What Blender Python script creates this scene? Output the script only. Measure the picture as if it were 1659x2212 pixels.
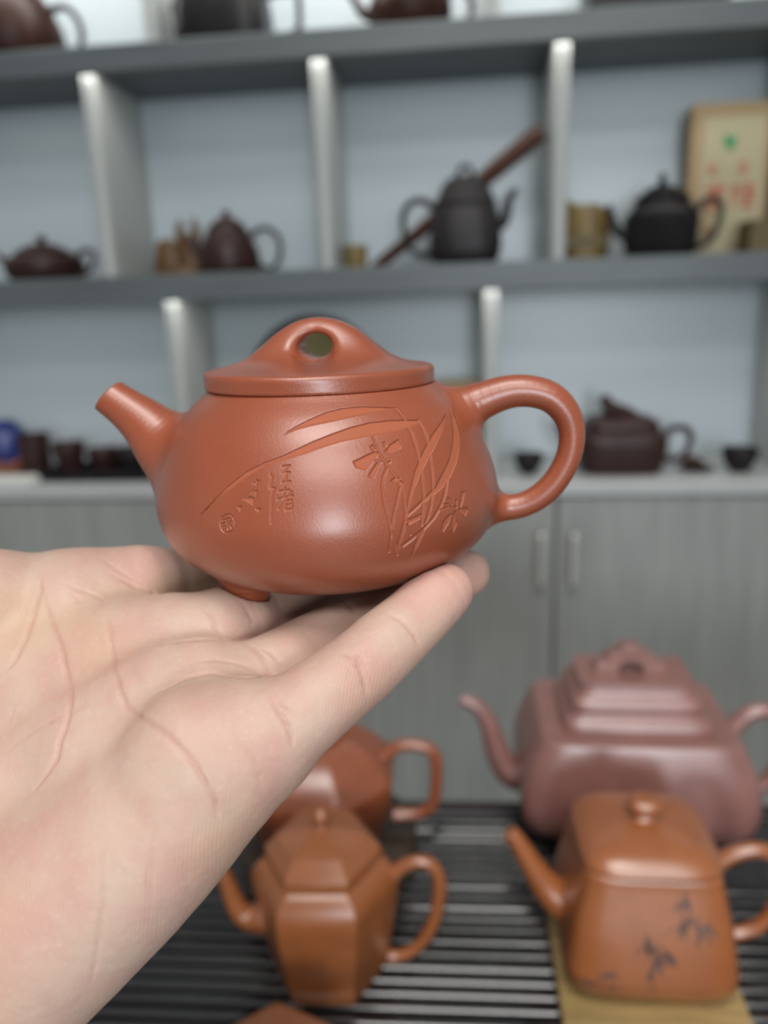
import bpy, bmesh, math, random
import numpy as np
from mathutils import Vector, Matrix, Euler

for _o in list(bpy.data.objects):
    bpy.data.objects.remove(_o)
random.seed(7)
SC = bpy.context.scene
COL = SC.collection
R = math.radians

# ------------------------------------------------------------------ camera
CAM_LOC = Vector((0.0, 0.0, 1.15))
PITCH, ROLL = R(14.65), R(1.89)
_F = Vector((0, math.cos(PITCH), -math.sin(PITCH)))
_R0 = Vector((1, 0, 0))
_U0 = _R0.cross(_F)
_R = math.cos(ROLL) * _R0 - math.sin(ROLL) * _U0
_U = math.sin(ROLL) * _R0 + math.cos(ROLL) * _U0
cd = bpy.data.cameras.new('camera')
cam = bpy.data.objects.new('camera', cd)
COL.objects.link(cam)
cam.matrix_world = Matrix.Translation(CAM_LOC) @ Matrix(((_R.x, _U.x, -_F.x), (_R.y, _U.y, -_F.y), (_R.z, _U.z, -_F.z))).to_4x4()
cd.sensor_fit = 'VERTICAL'
cd.sensor_height = 24.0
cd.lens = 1671.0 * 24.0 / 2212.0
cd.clip_start = 0.01
cd.dof.use_dof = True
cd.dof.focus_distance = 0.167
cd.dof.aperture_fstop = cd.lens / 3.35
SC.camera = cam

# ------------------------------------------------------------------ world, lights, exposure
wd = bpy.data.worlds.new('daylight')
SC.world = wd
wd.use_nodes = True
wd.node_tree.nodes['Background'].inputs[0].default_value = (0.80, 0.90, 1.0, 1)
wd.node_tree.nodes['Background'].inputs[1].default_value = 0.12

def area(name, loc, target, sx, sy, power, color):
    l = bpy.data.lights.new(name, 'AREA')
    l.shape = 'RECTANGLE'
    l.size, l.size_y = sx, sy
    l.energy = power
    l.color = color
    o = bpy.data.objects.new(name, l)
    COL.objects.link(o)
    o.location = loc
    o.rotation_euler = (Vector(target) - Vector(loc)).to_track_quat('-Z', 'Y').to_euler()
    return o

area('ceiling_panel_light', (0.15, -1.6, 2.62), (0.15, -1.6, 0), 1.5, 0.65, 42, (1.0, 0.97, 0.93))
area('ceiling_panel_light', (-0.05, -0.45, 2.62), (-0.05, -0.45, 0), 0.9, 0.6, 25, (1.0, 0.97, 0.93))
area('shop_window_light', (0.25, -2.35, 1.25), (0.25, 0, 1.15), 0.62, 0.9, 43, (0.86, 0.94, 1.0))
SC.view_settings.view_transform = 'Standard'
SC.view_settings.look = 'None'
SC.view_settings.gamma = 1.0
SC.view_settings.use_curve_mapping = False
SC.view_settings.exposure = -0.2

# ------------------------------------------------------------------ materials
def mat(name, color, rough=0.5, var=0.0, scale=30.0, bump=0.0, bscale=200.0, spec=0.5, metallic=0.0, coat=0.0, coat_rough=0.27, stretch=None, color2=None, emission=None):
    m = bpy.data.materials.new(name)
    m.use_nodes = True
    nt = m.node_tree
    b = nt.nodes['Principled BSDF']
    b.inputs['Base Color'].default_value = (*color, 1)
    b.inputs['Roughness'].default_value = rough
    b.inputs['Specular IOR Level'].default_value = 0.8 if name in ('orange_clay', 'orange_red_clay', 'purple_clay') else spec
    b.inputs['Metallic'].default_value = metallic
    b.inputs['Coat Weight'].default_value = 0.4 if name in ('orange_clay', 'orange_red_clay', 'purple_clay') else coat
    b.inputs['Coat Roughness'].default_value = coat_rough
    tc = nt.nodes.new('ShaderNodeTexCoord')
    vec = tc.outputs['Object']
    if stretch:
        mp = nt.nodes.new('ShaderNodeMapping')
        mp.inputs['Scale'].default_value = stretch
        nt.links.new(vec, mp.inputs['Vector'])
        vec = mp.outputs['Vector']
    if var > 0 or color2:
        n = nt.nodes.new('ShaderNodeTexNoise')
        n.inputs['Scale'].default_value = scale
        n.inputs['Detail'].default_value = 5
        nt.links.new(vec, n.inputs['Vector'])
        rp = nt.nodes.new('ShaderNodeValToRGB')
        c2 = color2 or tuple(min(1, c * (1 + var)) for c in color)
        c1 = tuple(c * (1 - var) for c in color) if not color2 else color
        rp.color_ramp.elements[0].position = 0.35
        rp.color_ramp.elements[1].position = 0.65
        rp.color_ramp.elements[0].color = (*c1, 1)
        rp.color_ramp.elements[1].color = (*c2, 1)
        nt.links.new(n.outputs['Fac'], rp.inputs['Fac'])
        nt.links.new(rp.outputs['Color'], b.inputs['Base Color'])
    if bump > 0:
        n2 = nt.nodes.new('ShaderNodeTexNoise')
        n2.inputs['Scale'].default_value = bscale
        n2.inputs['Detail'].default_value = 3
        nt.links.new(vec, n2.inputs['Vector'])
        bp = nt.nodes.new('ShaderNodeBump')
        bp.inputs['Strength'].default_value = bump
        bp.inputs['Distance'].default_value = 0.0005
        nt.links.new(n2.outputs['Fac'], bp.inputs['Height'])
        nt.links.new(bp.outputs['Normal'], b.inputs['Normal'])
    if emission:
        b.inputs['Emission Color'].default_value = (*emission[:3], 1)
        b.inputs['Emission Strength'].default_value = emission[3]
    return m

M = {}
M['wall'] = mat('wall_paint', (0.62, 0.63, 0.62), 0.8, 0.03, 3)
M['ceiling'] = mat('ceiling_paint', (0.75, 0.75, 0.74), 0.85, 0.02, 3)
M['floor'] = mat('floor_tile', (0.30, 0.29, 0.27), 0.4, 0.08, 6)
M['white_panel'] = mat('white_back_panel', (0.385, 0.435, 0.465), 0.35, 0.02, 4)
M['shelf_grey'] = mat('grey_shelf_laminate', (0.10, 0.115, 0.12), 0.45, 0.10, 6, stretch=(1, 8, 8))
M['divider'] = mat('white_divider', (0.36, 0.375, 0.365), 0.3, 0.03, 5)
M['worktop'] = mat('pale_grey_worktop', (0.40, 0.41, 0.41), 0.35, 0.05, 8)
M['cabinet'] = mat('grey_woodgrain_door', (0.25, 0.257, 0.245), 0.45, 0.09, 9, stretch=(6, 6, 0.5), bump=0.15, bscale=60)
M['steel'] = mat('brushed_steel', (0.55, 0.53, 0.50), 0.35, metallic=0.8)
M['table'] = mat('dark_table', (0.035, 0.03, 0.028), 0.4, 0.15, 12, stretch=(1, 8, 8))
M['slat'] = mat('dark_bamboo_slat', (0.014, 0.0135, 0.014), 0.20, 0.25, 14, coat=0.8, coat_rough=0.10, stretch=(1, 10, 10), bump=0.2, bscale=120)
M['tray_frame'] = mat('dark_tray_frame', (0.022, 0.015, 0.014), 0.35, 0.2, 10, stretch=(1, 8, 8))
M['dark_wood'] = mat('dark_stand_wood', (0.028, 0.017, 0.010), 0.45, 0.2, 20)
M['bamboo'] = mat('pale_bamboo', (0.34, 0.235, 0.095), 0.5, 0.18, 20, stretch=(1, 8, 8))
M['orange_clay'] = mat('orange_clay', (0.30, 0.096, 0.031), 0.31, 0.06, 60, bump=0.15, bscale=900)
M['orange_clay_red'] = mat('orange_red_clay', (0.27, 0.074, 0.030), 0.33, 0.06, 60, bump=0.15, bscale=900)
M['purple_clay'] = mat('purple_clay', (0.245, 0.110, 0.094), 0.36, 0.07, 50, bump=0.2, bscale=700)
M['maroon_clay'] = mat('maroon_clay', (0.11, 0.035, 0.032), 0.4, 0.08, 50)
M['dark_purple'] = mat('dark_purple_clay', (0.030, 0.012, 0.011), 0.42, 0.12, 40, spec=0.3)
M['dark_brown'] = mat('dark_brown_clay', (0.024, 0.011, 0.008), 0.42, 0.12, 40, spec=0.3)
M['black_clay'] = mat('black_clay', (0.006, 0.005, 0.006), 0.4, 0.12, 40, spec=0.3)
M['dark_grey_clay'] = mat('dark_grey_purple_clay', (0.012, 0.009, 0.010), 0.45, 0.12, 40, spec=0.3)
M['red_brown'] = mat('red_brown_clay', (0.030, 0.010, 0.007), 0.45, 0.12, 40, spec=0.2)
M['carved_wood'] = mat('carved_yellow_wood', (0.085, 0.040, 0.010), 0.5, 0.45, 60, bump=0.6, bscale=120)
M['bamboo_dark'] = mat('aged_bamboo', (0.17, 0.115, 0.035), 0.5, 0.35, 30, stretch=(6, 6, 1), bump=0.5, bscale=90)
M['stick_wood'] = mat('red_brown_wood', (0.060, 0.018, 0.008), 0.4, 0.3, 40, stretch=(1, 8, 8))
M['paper_box'] = mat('cream_card', (0.36, 0.32, 0.20), 0.7, 0.05, 12)
M['paper_edge'] = mat('tan_card_border', (0.30, 0.21, 0.11), 0.7, 0.06, 12)
M['green_ink'] = mat('green_print', (0.03, 0.22, 0.08), 0.7)
M['red_ink'] = mat('red_print', (0.40, 0.075, 0.035), 0.7)
M['box_brown'] = mat('brown_box', (0.10, 0.07, 0.02), 0.6, 0.1, 20)
M['blue'] = mat('blue_glaze', (0.02, 0.035, 0.16), 0.3)
M['white_paper'] = mat('white_paper', (0.60, 0.60, 0.57), 0.7)
M['olive'] = mat('olive_glaze', (0.075, 0.064, 0.022), 0.45, 0.2, 18)
M['ink'] = mat('grey_ink', (0.115, 0.062, 0.05), 0.55)
M['cord'] = mat('tan_cord', (0.30, 0.17, 0.08), 0.8)

# ------------------------------------------------------------------ helpers
def new_obj(name, me, material=None, parent=None, kind=None):
    o = bpy.data.objects.new(name, me)
    COL.objects.link(o)
    if material:
        me.materials.append(material)
    if parent:
        o.parent = parent
    if kind:
        o['kind'] = kind
    return o

def tag(o, label, cat, group=None):
    o['label'] = label
    o['category'] = cat
    if group:
        o['group'] = group
    return o

def thing(name, label, cat, loc=(0, 0, 0), rz=0.0, group=None):
    o = bpy.data.objects.new(name, None)
    o.empty_display_size = 0.02
    COL.objects.link(o)
    o.location = loc
    o.rotation_euler = (0, 0, rz)
    return tag(o, label, cat, group)

def mesh_from(name, verts, faces, smooth=True):
    me = bpy.data.meshes.new(name)
    me.from_pydata([tuple(v) for v in verts], [], [tuple(f) for f in faces])
    me.update()
    if smooth:
        me.polygons.foreach_set('use_smooth', [True] * len(me.polygons))
    return me

def box(name, size, center, material, parent=None, bevel=0.0015, seg=2, kind=None, rot=None):
    bm = bmesh.new()
    bmesh.ops.create_cube(bm, size=1.0)
    bmesh.ops.scale(bm, vec=size, verts=bm.verts)
    if bevel > 0:
        bmesh.ops.bevel(bm, geom=list(bm.edges), offset=bevel, segments=seg, affect='EDGES', profile=0.5)
    if rot:
        bmesh.ops.rotate(bm, matrix=Euler(rot).to_matrix(), verts=bm.verts)
    bmesh.ops.translate(bm, vec=center, verts=bm.verts)
    me = bpy.data.meshes.new(name)
    bm.to_mesh(me)
    bm.free()
    return new_obj(name, me, material, parent, kind)

def spline(pts, n):
    """Catmull-Rom through the rows of pts, n samples."""
    p = np.array(pts, float)
    t = np.linspace(0, len(p) - 1, n)
    i = np.clip(t.astype(int), 0, len(p) - 2)
    u = (t - i)[:, None]
    p0, p1, p2, p3 = p[np.maximum(i - 1, 0)], p[i], p[i + 1], p[np.minimum(i + 2, len(p) - 1)]
    return .5 * (2 * p1 + (p2 - p0) * u + (2 * p0 - 5 * p1 + 4 * p2 - p3) * u * u + (3 * p1 - p0 - 3 * p2 + p3) * u ** 3)

def ring_shape(kind, n=64):
    """unit cross-section: ('ngon', sides, rotation, roundness) or ('super', exponent)"""
    if kind[0] == 'ngon':
        k, rot, rd = kind[1], kind[2], kind[3]
        th = np.arange(n) / n * 2 * np.pi
        a = (th - rot) % (2 * np.pi / k) - np.pi / k
        r_poly = np.cos(np.pi / k) / np.cos(a)
        r = r_poly * (1 - rd) + rd * np.cos(np.pi / k) ** 0.5
        return np.stack([r * np.cos(th), r * np.sin(th)], 1)
    e = kind[1]
    th = np.arange(n) / n * 2 * np.pi
    c, s = np.cos(th), np.sin(th)
    r = (np.abs(c) ** e + np.abs(s) ** e) ** (-1.0 / e)
    return np.stack([r * c, r * s], 1)

def loft(sections, kind=('super', 2.0), n=64, fine=1):
    """closed loft of sections (z, a, b[, dx]); capped at both ends"""
    S = np.array([tuple(s) + (0.0,) * (4 - len(s)) for s in sections], float)
    if fine > 1:
        S = spline(S, (len(S) - 1) * fine + 1)
    u = ring_shape(kind, n)
    V, Fc = [], []
    for z, a, b, dx in S:
        for x, y in u:
            V.append((x * a + dx, y * b, z))
    m = len(S)
    for i in range(m - 1):
        for j in range(n):
            k = (j + 1) % n
            Fc.append((i * n + j, i * n + k, (i + 1) * n + k, (i + 1) * n + j))
    V.append((S[0, 3], 0, S[0, 0])); V.append((S[-1, 3], 0, S[-1, 0]))
    for j in range(n):
        k = (j + 1) % n
        Fc.append((m * n, k, j))
        Fc.append((m * n + 1, (m - 1) * n + j, (m - 1) * n + k))
    return V, Fc

def lofted(name, sections, material, parent, kind=('super', 2.0), n=64, fine=1, scale=0.001, off=(0, 0, 0), sharp=40):
    V, Fc = loft(sections, kind, n, fine)
    V = [((x + off[0]) * scale, (y + off[1]) * scale, (z + off[2]) * scale) for x, y, z in V]
    me = mesh_from(name, V, Fc)
    me.set_sharp_from_angle(angle=R(sharp))
    return new_obj(name, me, material, parent)

def tube_geo(path, radii, seg=16, flat=1.0, hollow=False):
    """swept tube; path Nx3, radii N; flat scales the section along y"""
    P = np.array(path, float)
    T = np.gradient(P, axis=0)
    T /= np.linalg.norm(T, axis=1)[:, None]
    V, Fc = [], []
    ref = np.array([0, 1.0, 0])
    for p, t, r in zip(P, T, radii):
        b = ref - t * (ref @ t)
        if np.linalg.norm(b) < 1e-4:
            b = np.array([1.0, 0, 0]) - t * t[0]
        b /= np.linalg.norm(b)
        nrm = np.cross(b, t)
        for k in range(seg):
            a = 2 * np.pi * k / seg
            V.append(p + nrm * r * math.cos(a) + b * r * flat * math.sin(a))
    m = len(P)
    for i in range(m - 1):
        for k in range(seg):
            l = (k + 1) % seg
            Fc.append((i * seg + k, i * seg + l, (i + 1) * seg + l, (i + 1) * seg + k))
    V.append(P[0])
    Fc += [(m * seg, (k + 1) % seg, k) for k in range(seg)]
    if hollow:      # a mouth: rim turned inwards to a recessed floor
        t = T[-1]
        base = len(V)
        for d_, s_ in ((0.0, 0.72), (-1.2, 0.66)):
            for k in range(seg):
                V.append(P[-1] + t * d_ * radii[-1] + (V[(m - 1) * seg + k] - P[-1]) * s_)
        V.append(P[-1] - t * 1.2 * radii[-1])
        last = (m - 1) * seg
        for k in range(seg):
            l = (k + 1) % seg
            Fc.append((last + k, last + l, base + l, base + k))
            Fc.append((base + k, base + l, base + seg + l, base + seg + k))
            Fc.append((base + seg + k, base + seg + l, base + 2 * seg))
    else:
        V.append(P[-1])
        Fc += [(len(V) - 1, (m - 1) * seg + k, (m - 1) * seg + (k + 1) % seg) for k in range(seg)]
    return V, Fc

def tube(name, pts, material, parent, n=32, seg=16, flat=1.0, scale=0.001, hollow=False):
    """pts rows: x, y, z, radius"""
    S = spline(pts, n)
    V, Fc = tube_geo(S[:, :3], S[:, 3], seg, flat, hollow)
    me = mesh_from(name, [tuple(np.array(v) * scale) for v in V], Fc)
    return new_obj(name, me, material, parent)

def xz(pts, r):
    """(x, z) path with one radius or a list of radii -> rows for tube()"""
    rr = r if hasattr(r, '__len__') else [r] * len(pts)
    return [(p[0], 0.0, p[1], q) for p, q in zip(pts, rr)]

def prism(name, poly, y0, y1, material, parent, scale=0.001, bevel=0.0, off=(0, 0, 0)):
    """x-z outline given thickness from y0 to y1"""
    n = len(poly)
    V = [(x, y0, z) for x, z in poly] + [(x, y1, z) for x, z in poly]
    Fc = [tuple(range(n)), tuple(range(2 * n - 1, n - 1, -1))] + [(i, i + n, (i + 1) % n + n, (i + 1) % n) for i in range(n)]
    V = [((a + off[0]) * scale, (b + off[1]) * scale, (c + off[2]) * scale) for a, b, c in V]
    me = mesh_from(name, V, Fc, smooth=False)
    bm = bmesh.new(); bm.from_mesh(me)
    bmesh.ops.recalc_face_normals(bm, faces=bm.faces)
    if bevel > 0:
        bmesh.ops.bevel(bm, geom=list(bm.edges), offset=bevel * scale, segments=2, affect='EDGES', profile=0.5)
    bm.to_mesh(me); bm.free()
    return new_obj(name, me, material, parent)

# ---- implicit surfaces: a narrow-band surface-nets mesher (numpy)
def smin(a, b, k):
    h = np.clip(.5 + .5 * (b - a) / k, 0, 1)
    return b + (a - b) * h - k * h * (1 - h)

def smax(a, b, k):
    return -smin(-a, -b, k)

def chain(P, rows):
    """distance to a polyline of round cones, rows: x, y, z, radius"""
    d = np.full(len(P), 1e9)
    x, y, z = np.ascontiguousarray(P.T)
    for a, b in zip(rows[:-1], rows[1:]):
        ux, uy, uz = b[0] - a[0], b[1] - a[1], b[2] - a[2]
        px, py, pz = x - a[0], y - a[1], z - a[2]
        t = np.clip((px * ux + py * uy + pz * uz) / (ux * ux + uy * uy + uz * uz), 0, 1)
        px -= t * ux; py -= t * uy; pz -= t * uz
        np.minimum(d, np.sqrt(px * px + py * py + pz * pz) - (a[3] + (b[3] - a[3]) * t), out=d)
    return d

def surface_nets(f, lo, hi, h, lip=1.4):
    lo, hi = np.array(lo, float), np.array(hi, float)
    H = 4 * h
    nb = np.ceil((hi - lo) / H).astype(int)
    ax = [lo[i] + (np.arange(nb[i]) + .5) * H for i in range(3)]
    Cc = np.stack(np.meshgrid(*ax, indexing='ij'), -1).reshape(-1, 3)
    dc = f(Cc).reshape(nb)
    near = np.abs(dc) < H * 0.87 * lip + h * 2
    N = nb * 4
    vol = np.repeat(np.repeat(np.repeat(dc, 4, 0), 4, 1), 4, 2).astype(np.float32)
    I = np.argwhere(near)
    sub = np.stack(np.meshgrid(range(4), range(4), range(4), indexing='ij'), -1).reshape(-1, 3)
    for c0 in range(0, len(I), 20000):
        idx = (I[c0:c0 + 20000, None, :] * 4 + sub[None]).reshape(-1, 3)
        vol[idx[:, 0], idx[:, 1], idx[:, 2]] = f(lo + (idx + .5) * h)
    s = vol < 0
    cs = sum(s[i:N[0] - 1 + i, j:N[1] - 1 + j, k:N[2] - 1 + k].astype(np.int8) for i in (0, 1) for j in (0, 1) for k in (0, 1))
    cells = np.argwhere((cs > 0) & (cs < 8))
    vid = np.full(N - 1, -1, np.int64)
    vid[cells[:, 0], cells[:, 1], cells[:, 2]] = np.arange(len(cells))
    acc = np.zeros((len(cells), 3)); cnt = np.zeros(len(cells))
    corners = [(i, j, k) for i in (0, 1) for j in (0, 1) for k in (0, 1)]
    for a in corners:
        for d_ in range(3):
            if a[d_]:
                continue
            b = list(a); b[d_] = 1
            va = vol[cells[:, 0] + a[0], cells[:, 1] + a[1], cells[:, 2] + a[2]]
            vb = vol[cells[:, 0] + b[0], cells[:, 1] + b[1], cells[:, 2] + b[2]]
            m = (va < 0) != (vb < 0)
            t = np.where(m, va / np.where(m, va - vb, 1), 0)
            for q in range(3):
                acc[:, q] += np.where(m, a[q] + (t if q == d_ else 0), 0)
            cnt += m
    V = lo + (cells + acc / cnt[:, None] + .5) * h
    quads = []
    for d_ in range(3):
        u, v = (d_ + 1) % 3, (d_ + 2) % 3
        sl0 = [slice(None)] * 3; sl1 = [slice(None)] * 3
        sl0[d_] = slice(0, -1); sl1[d_] = slice(1, None)
        e = np.argwhere(s[tuple(sl0)] != s[tuple(sl1)])
        e = e[(e[:, u] > 0) & (e[:, v] > 0) & (e[:, u] < N[u] - 1) & (e[:, v] < N[v] - 1)]
        q = []
        for du, dv in ((-1, -1), (0, -1), (0, 0), (-1, 0)):
            c = e.copy(); c[:, u] += du; c[:, v] += dv
            q.append(vid[c[:, 0], c[:, 1], c[:, 2]])
        q = np.stack(q, 1)
        flip = ~s[e[:, 0], e[:, 1], e[:, 2]]
        q[flip] = q[flip][:, ::-1]
        quads.append(q)
    Q = np.concatenate(quads)
    return V, Q[(Q >= 0).all(1)]

def grad(f, V, e):
    k = np.array([[1, -1, -1], [-1, -1, 1], [-1, 1, -1], [1, 1, 1]], float)
    return sum(f(V + q * e)[:, None] * q for q in k) / (4 * e)

def project(f, V, e, steps=3):
    for _ in range(steps):
        g = grad(f, V, e)
        d = f(V)
        V = V - g * (d / np.maximum((g * g).sum(1), .05))[:, None]
    return V

def quad_mesh(name, V, Q, normals=None):
    me = bpy.data.meshes.new(name)
    me.vertices.add(len(V)); me.vertices.foreach_set('co', np.ascontiguousarray(V, np.float32).ravel())
    me.loops.add(Q.size); me.loops.foreach_set('vertex_index', np.ascontiguousarray(Q, np.int32).ravel())
    me.polygons.add(len(Q)); me.polygons.foreach_set('loop_start', np.arange(len(Q), dtype=np.int32) * 4)
    me.update(calc_edges=True)
    me.polygons.foreach_set('use_smooth', np.ones(len(Q), bool))
    if normals is not None:
        me.normals_split_custom_set_from_vertices(normals.astype(np.float32))
    return me

def submesh(V, Q, mask, Nn):
    used = np.unique(Q[mask])
    remap = np.full(len(V), -1, np.int64); remap[used] = np.arange(len(used))
    return V[used], remap[Q[mask]], Nn[used], used

ADDED_STRIP_POWER = 2.2
# ------------------------------------------------------------------ room shell
def struct(name, size, center, material, bevel=0.0):
    return box(name, size, center, material, bevel=bevel, kind='structure')

SHELF_YAW = R(-6.45)
SHELF_O = Vector((1.2 * math.sin(-SHELF_YAW), 1.2 * math.cos(SHELF_YAW), 0))
def shelf_pt(x, y, z):
    c, s = math.cos(SHELF_YAW), math.sin(SHELF_YAW)
    return Vector((SHELF_O.x + c * x - s * y, SHELF_O.y + s * x + c * y, z))

struct('floor', (6.4, 5.4, 0.1), (0, -0.35, -0.05), M['floor'])
struct('ceiling', (6.4, 5.4, 0.1), (0, -0.35, 2.75), M['ceiling'])
wb = struct('wall_back', (6.6, 0.1, 2.7), (0, 0, 0), M['wall'])
wb.location = shelf_pt(0, 0.52, 1.35)
wb.rotation_euler = (0, 0, SHELF_YAW)
struct('wall_left', (0.1, 5.0, 2.7), (-2.9, -0.3, 1.35), M['wall'])
struct('wall_right', (0.1, 5.0, 2.7), (2.9, -0.5, 1.35), M['wall'])

# ------------------------------------------------------------------ display shelving
SH = thing('display_shelf', 'grey and white open display shelving along the wall holding rows of dark teapots', 'shelf',
           (SHELF_O.x, SHELF_O.y, 0), SHELF_YAW)
SX0, SX1, SD = -1.30, 0.92, 0.20        # unit extent along the wall, compartment depth
SW = SX1 - SX0; SC_X = (SX0 + SX1) / 2
bp = box('back_panel', (SW, 0.012, 1.24), (SC_X, SD + 0.006, 0.885 + 0.62), M['white_panel'], SH, 0)
for zt, zb in ((1.213, 1.173), (1.533, 1.497), (1.853, 1.817)):
    b = box('shelf_board', (SW, SD - 0.014, zt - zb - 0.010), (SC_X, 0.014 + (SD - 0.014) / 2, (zt + zb + 0.010) / 2), M['shelf_grey'], SH, 0.001)
    box('fascia', (SW, 0.014, zt - zb), (SC_X, 0.007, (zt + zb) / 2), M['shelf_grey'], b, 0.002)
top = box('top_panel', (SW, SD + 0.01, 0.03), (SC_X, SD / 2, 2.14), M['shelf_grey'], SH, 0.002)
def divider(x, z0, z1):
    n = []
    w, rr = 0.0115, 0.0115
    for k in range(9):
        a = math.pi + math.pi * k / 8
        n.append((x + rr * math.cos(a), 0.0325 + rr * math.sin(a)))
    pts = n + [(x + w, SD), (x - w, SD)]
    V = [(p[0], p[1], z0) for p in pts] + [(p[0], p[1], z1) for p in pts]
    m = len(pts)
    Fc = [tuple(range(m - 1, -1, -1)), tuple(range(m, 2 * m))] + [(i, (i + 1) % m, (i + 1) % m + m, i + m) for i in range(m)]
    me = mesh_from('divider', V, Fc)
    me.set_sharp_from_angle(angle=R(35))
    return new_obj('divider', me, M['divider'], SH)
for x in (-1.256, -0.909, -0.562, -0.2135, 0.1335, 0.4805, 0.83):
    divider(x, 1.213, 1.507)
for x in (-0.967, -0.467, 0.0355, 0.500):
    divider(x, 0.884, 1.183)
for x in (-0.955, -0.457, 0.0355, 0.53):
    divider(x, 1.533, 1.827)
for x in (-1.1, -0.75, -0.4, -0.05, 0.3, 0.65):
    divider(x, 1.853, 2.126)
# unseen strip lights added behind the fascia lips to brighten divider noses and top row
for zt, pw in ((1.183, 0.85), (1.507, 0.85), (1.827, 6.0)):
    l = bpy.data.lights.new('added_strip_light', 'AREA')
    l.shape = 'RECTANGLE'; l.size, l.size_y = SW, 0.005; l.energy = ADDED_STRIP_POWER * pw; l.color = (1.0, 0.98, 0.92)
    o = bpy.data.objects.new('added_strip_light', l); COL.objects.link(o)
    o.location = shelf_pt(SC_X, 0.0185, zt - 0.001); o.rotation_euler = (0, 0, SHELF_YAW)

# ------------------------------------------------------------------ base cabinet with worktop
CB = thing('base_cabinet', 'grey wood-grain base cabinet with steel bar handles under the display shelving', 'cabinet',
           (SHELF_O.x, SHELF_O.y, 0), SHELF_YAW)
box('carcass', (SW, 0.36, 0.78), (SC_X, 0.20, 0.47), M['cabinet'], CB, 0.001)
box('plinth', (SW, 0.32, 0.08), (SC_X, 0.21, 0.04), M['shelf_grey'], CB, 0.001)
for i, x0 in enumerate((-0.862, -0.362, 0.138, 0.638)):
    d = box('door', (0.496, 0.018, 0.77), (x0 - 0.25, 0.009, 0.472), M['cabinet'], CB, 0.0015)
    hx = x0 - 0.025 if i % 2 == 0 else x0 - 0.475
    h = box('handle', (0.011, 0.010, 0.085), (hx, -0.026, 0.763), M['steel'], d, 0.003)
    for dz in (-0.032, 0.032):
        V, Fc = loft([(0, 0.004, 0.004), (0.021, 0.004, 0.004)], n=12)
        me = mesh_from('handle_post', [(hx + a, -0.022 + c, 0.763 + dz + b) for a, b, c in V], Fc)
        new_obj('handle_post', me, M['steel'], h)
WT = box('worktop', (SW, 0.40, 0.022), (0, 0, 0), M['worktop'], bevel=0.002)
WT.location = shelf_pt(SC_X, 0.19, 0.872); WT.rotation_euler = (0, 0, SHELF_YAW)
tag(WT, 'pale grey worktop running along the top of the base cabinet', 'worktop')

# ------------------------------------------------------------------ table and slatted tea tray
TY = R(-4.3)
def tab_pt(x, y, z):
    c, s = math.cos(TY), math.sin(TY)
    return Vector((0.05 + c * x - s * y, 0.40 + s * x + c * y, z))
TB = thing('display_table', 'dark wooden table carrying the slatted tea tray', 'table', tab_pt(0, -0.10, 0), TY)
box('tabletop', (1.5, 0.57, 0.03), (0, -0.02, 0.700), M['table'], TB, 0.003)
for sx in (-0.69, 0.69):
    for sy in (-0.27, 0.27):
        box('leg', (0.05, 0.05, 0.685), (sx, sy, 0.3425), M['table'], TB, 0.003)
TR = thing('tea_tray', 'dark slatted bamboo tea tray with a raised dark rail, under the front teapots', 'tray', tab_pt(0, 0, 0.7155), TY)
TRW, TY0, TY1 = 0.98, -0.26, 0.148
box('tray_base', (TRW, TY1 - TY0, 0.012), (0, (TY0 + TY1) / 2, 0.006), M['tray_frame'], TR, 0.002)
box('tray_rail', (TRW, 0.017, 0.036), (0, TY1 + 0.0085, 0.018), M['tray_frame'], TR, 0.003)
box('tray_rail', (TRW, 0.017, 0.036), (0, TY0 - 0.0085, 0.018), M['tray_frame'], TR, 0.003)
for sx in (-1, 1):
    box('tray_rail', (0.017, TY1 - TY0 + 0.034, 0.036), (sx * (TRW / 2 + 0.0085), (TY0 + TY1) / 2, 0.018), M['tray_frame'], TR, 0.003)
sl = box('slat', (TRW, 0.0074, 0.0215), (0, 0, 0), M['slat'], TR, 0.0026, 3)
sl.location = (0, TY1 - 0.006, 0.0227)
y = TY1 - 0.006 - 0.0102; k = 0
while y > TY0 + 0.004:
    c = sl.copy(); COL.objects.link(c)
    c.location = (0, y, 0.0227 + random.uniform(-0.0005, 0.0003)); c.rotation_euler = (random.uniform(-0.04, 0.04), 0, 0)
    y -= 0.0102
TZ = 0.7493

# ------------------------------------------------------------------ teapots standing on the tray
def pot_root(label, loc, rz, group=None):
    return thing('teapot', label, 'teapot', loc, R(rz), group)

# hexagonal pot
p = pot_root('tall hexagonal orange clay teapot with bead knob, between the hand and the square orange pot', (-0.044, 0.403, TZ), -3)
hexk = ('ngon', 6, 0.0, 0.10)
HX = R(30)
hexk = ('ngon', 6, 0.0, 0.10)
bd = lofted('body', [(0, 34, 34), (1.5, 36, 36), (4, 36.5, 36.5), (20, 39.5, 39.5), (40, 43, 43), (55, 45, 45), (63, 45.6, 45.6), (69, 44.8, 44.8), (75, 41.5, 41.5), (79, 37, 37), (80.5, 33, 33)], M['orange_clay'], p, hexk, 96, 3)
ld = lofted('lid', [(80, 30, 30), (80.3, 35.5, 35.5), (81.5, 36.2, 36.2), (86, 36, 36), (87.5, 35.2, 35.2), (95, 28.5, 28.5), (96.5, 26.5, 26.5), (99.5, 14, 14), (101, 6, 6)], M['orange_clay'], p, hexk, 96, 2)
lofted('knob', [(100, 5.5, 5.5), (101.5, 3.6, 3.6), (103, 3.4, 3.4), (105, 4.6, 4.6), (108, 5.6, 5.6), (111, 5.0, 5.0), (113.3, 2.6, 2.6), (114, 0.6, 0.6)], M['orange_clay'], ld, n=24, fine=3)
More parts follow.
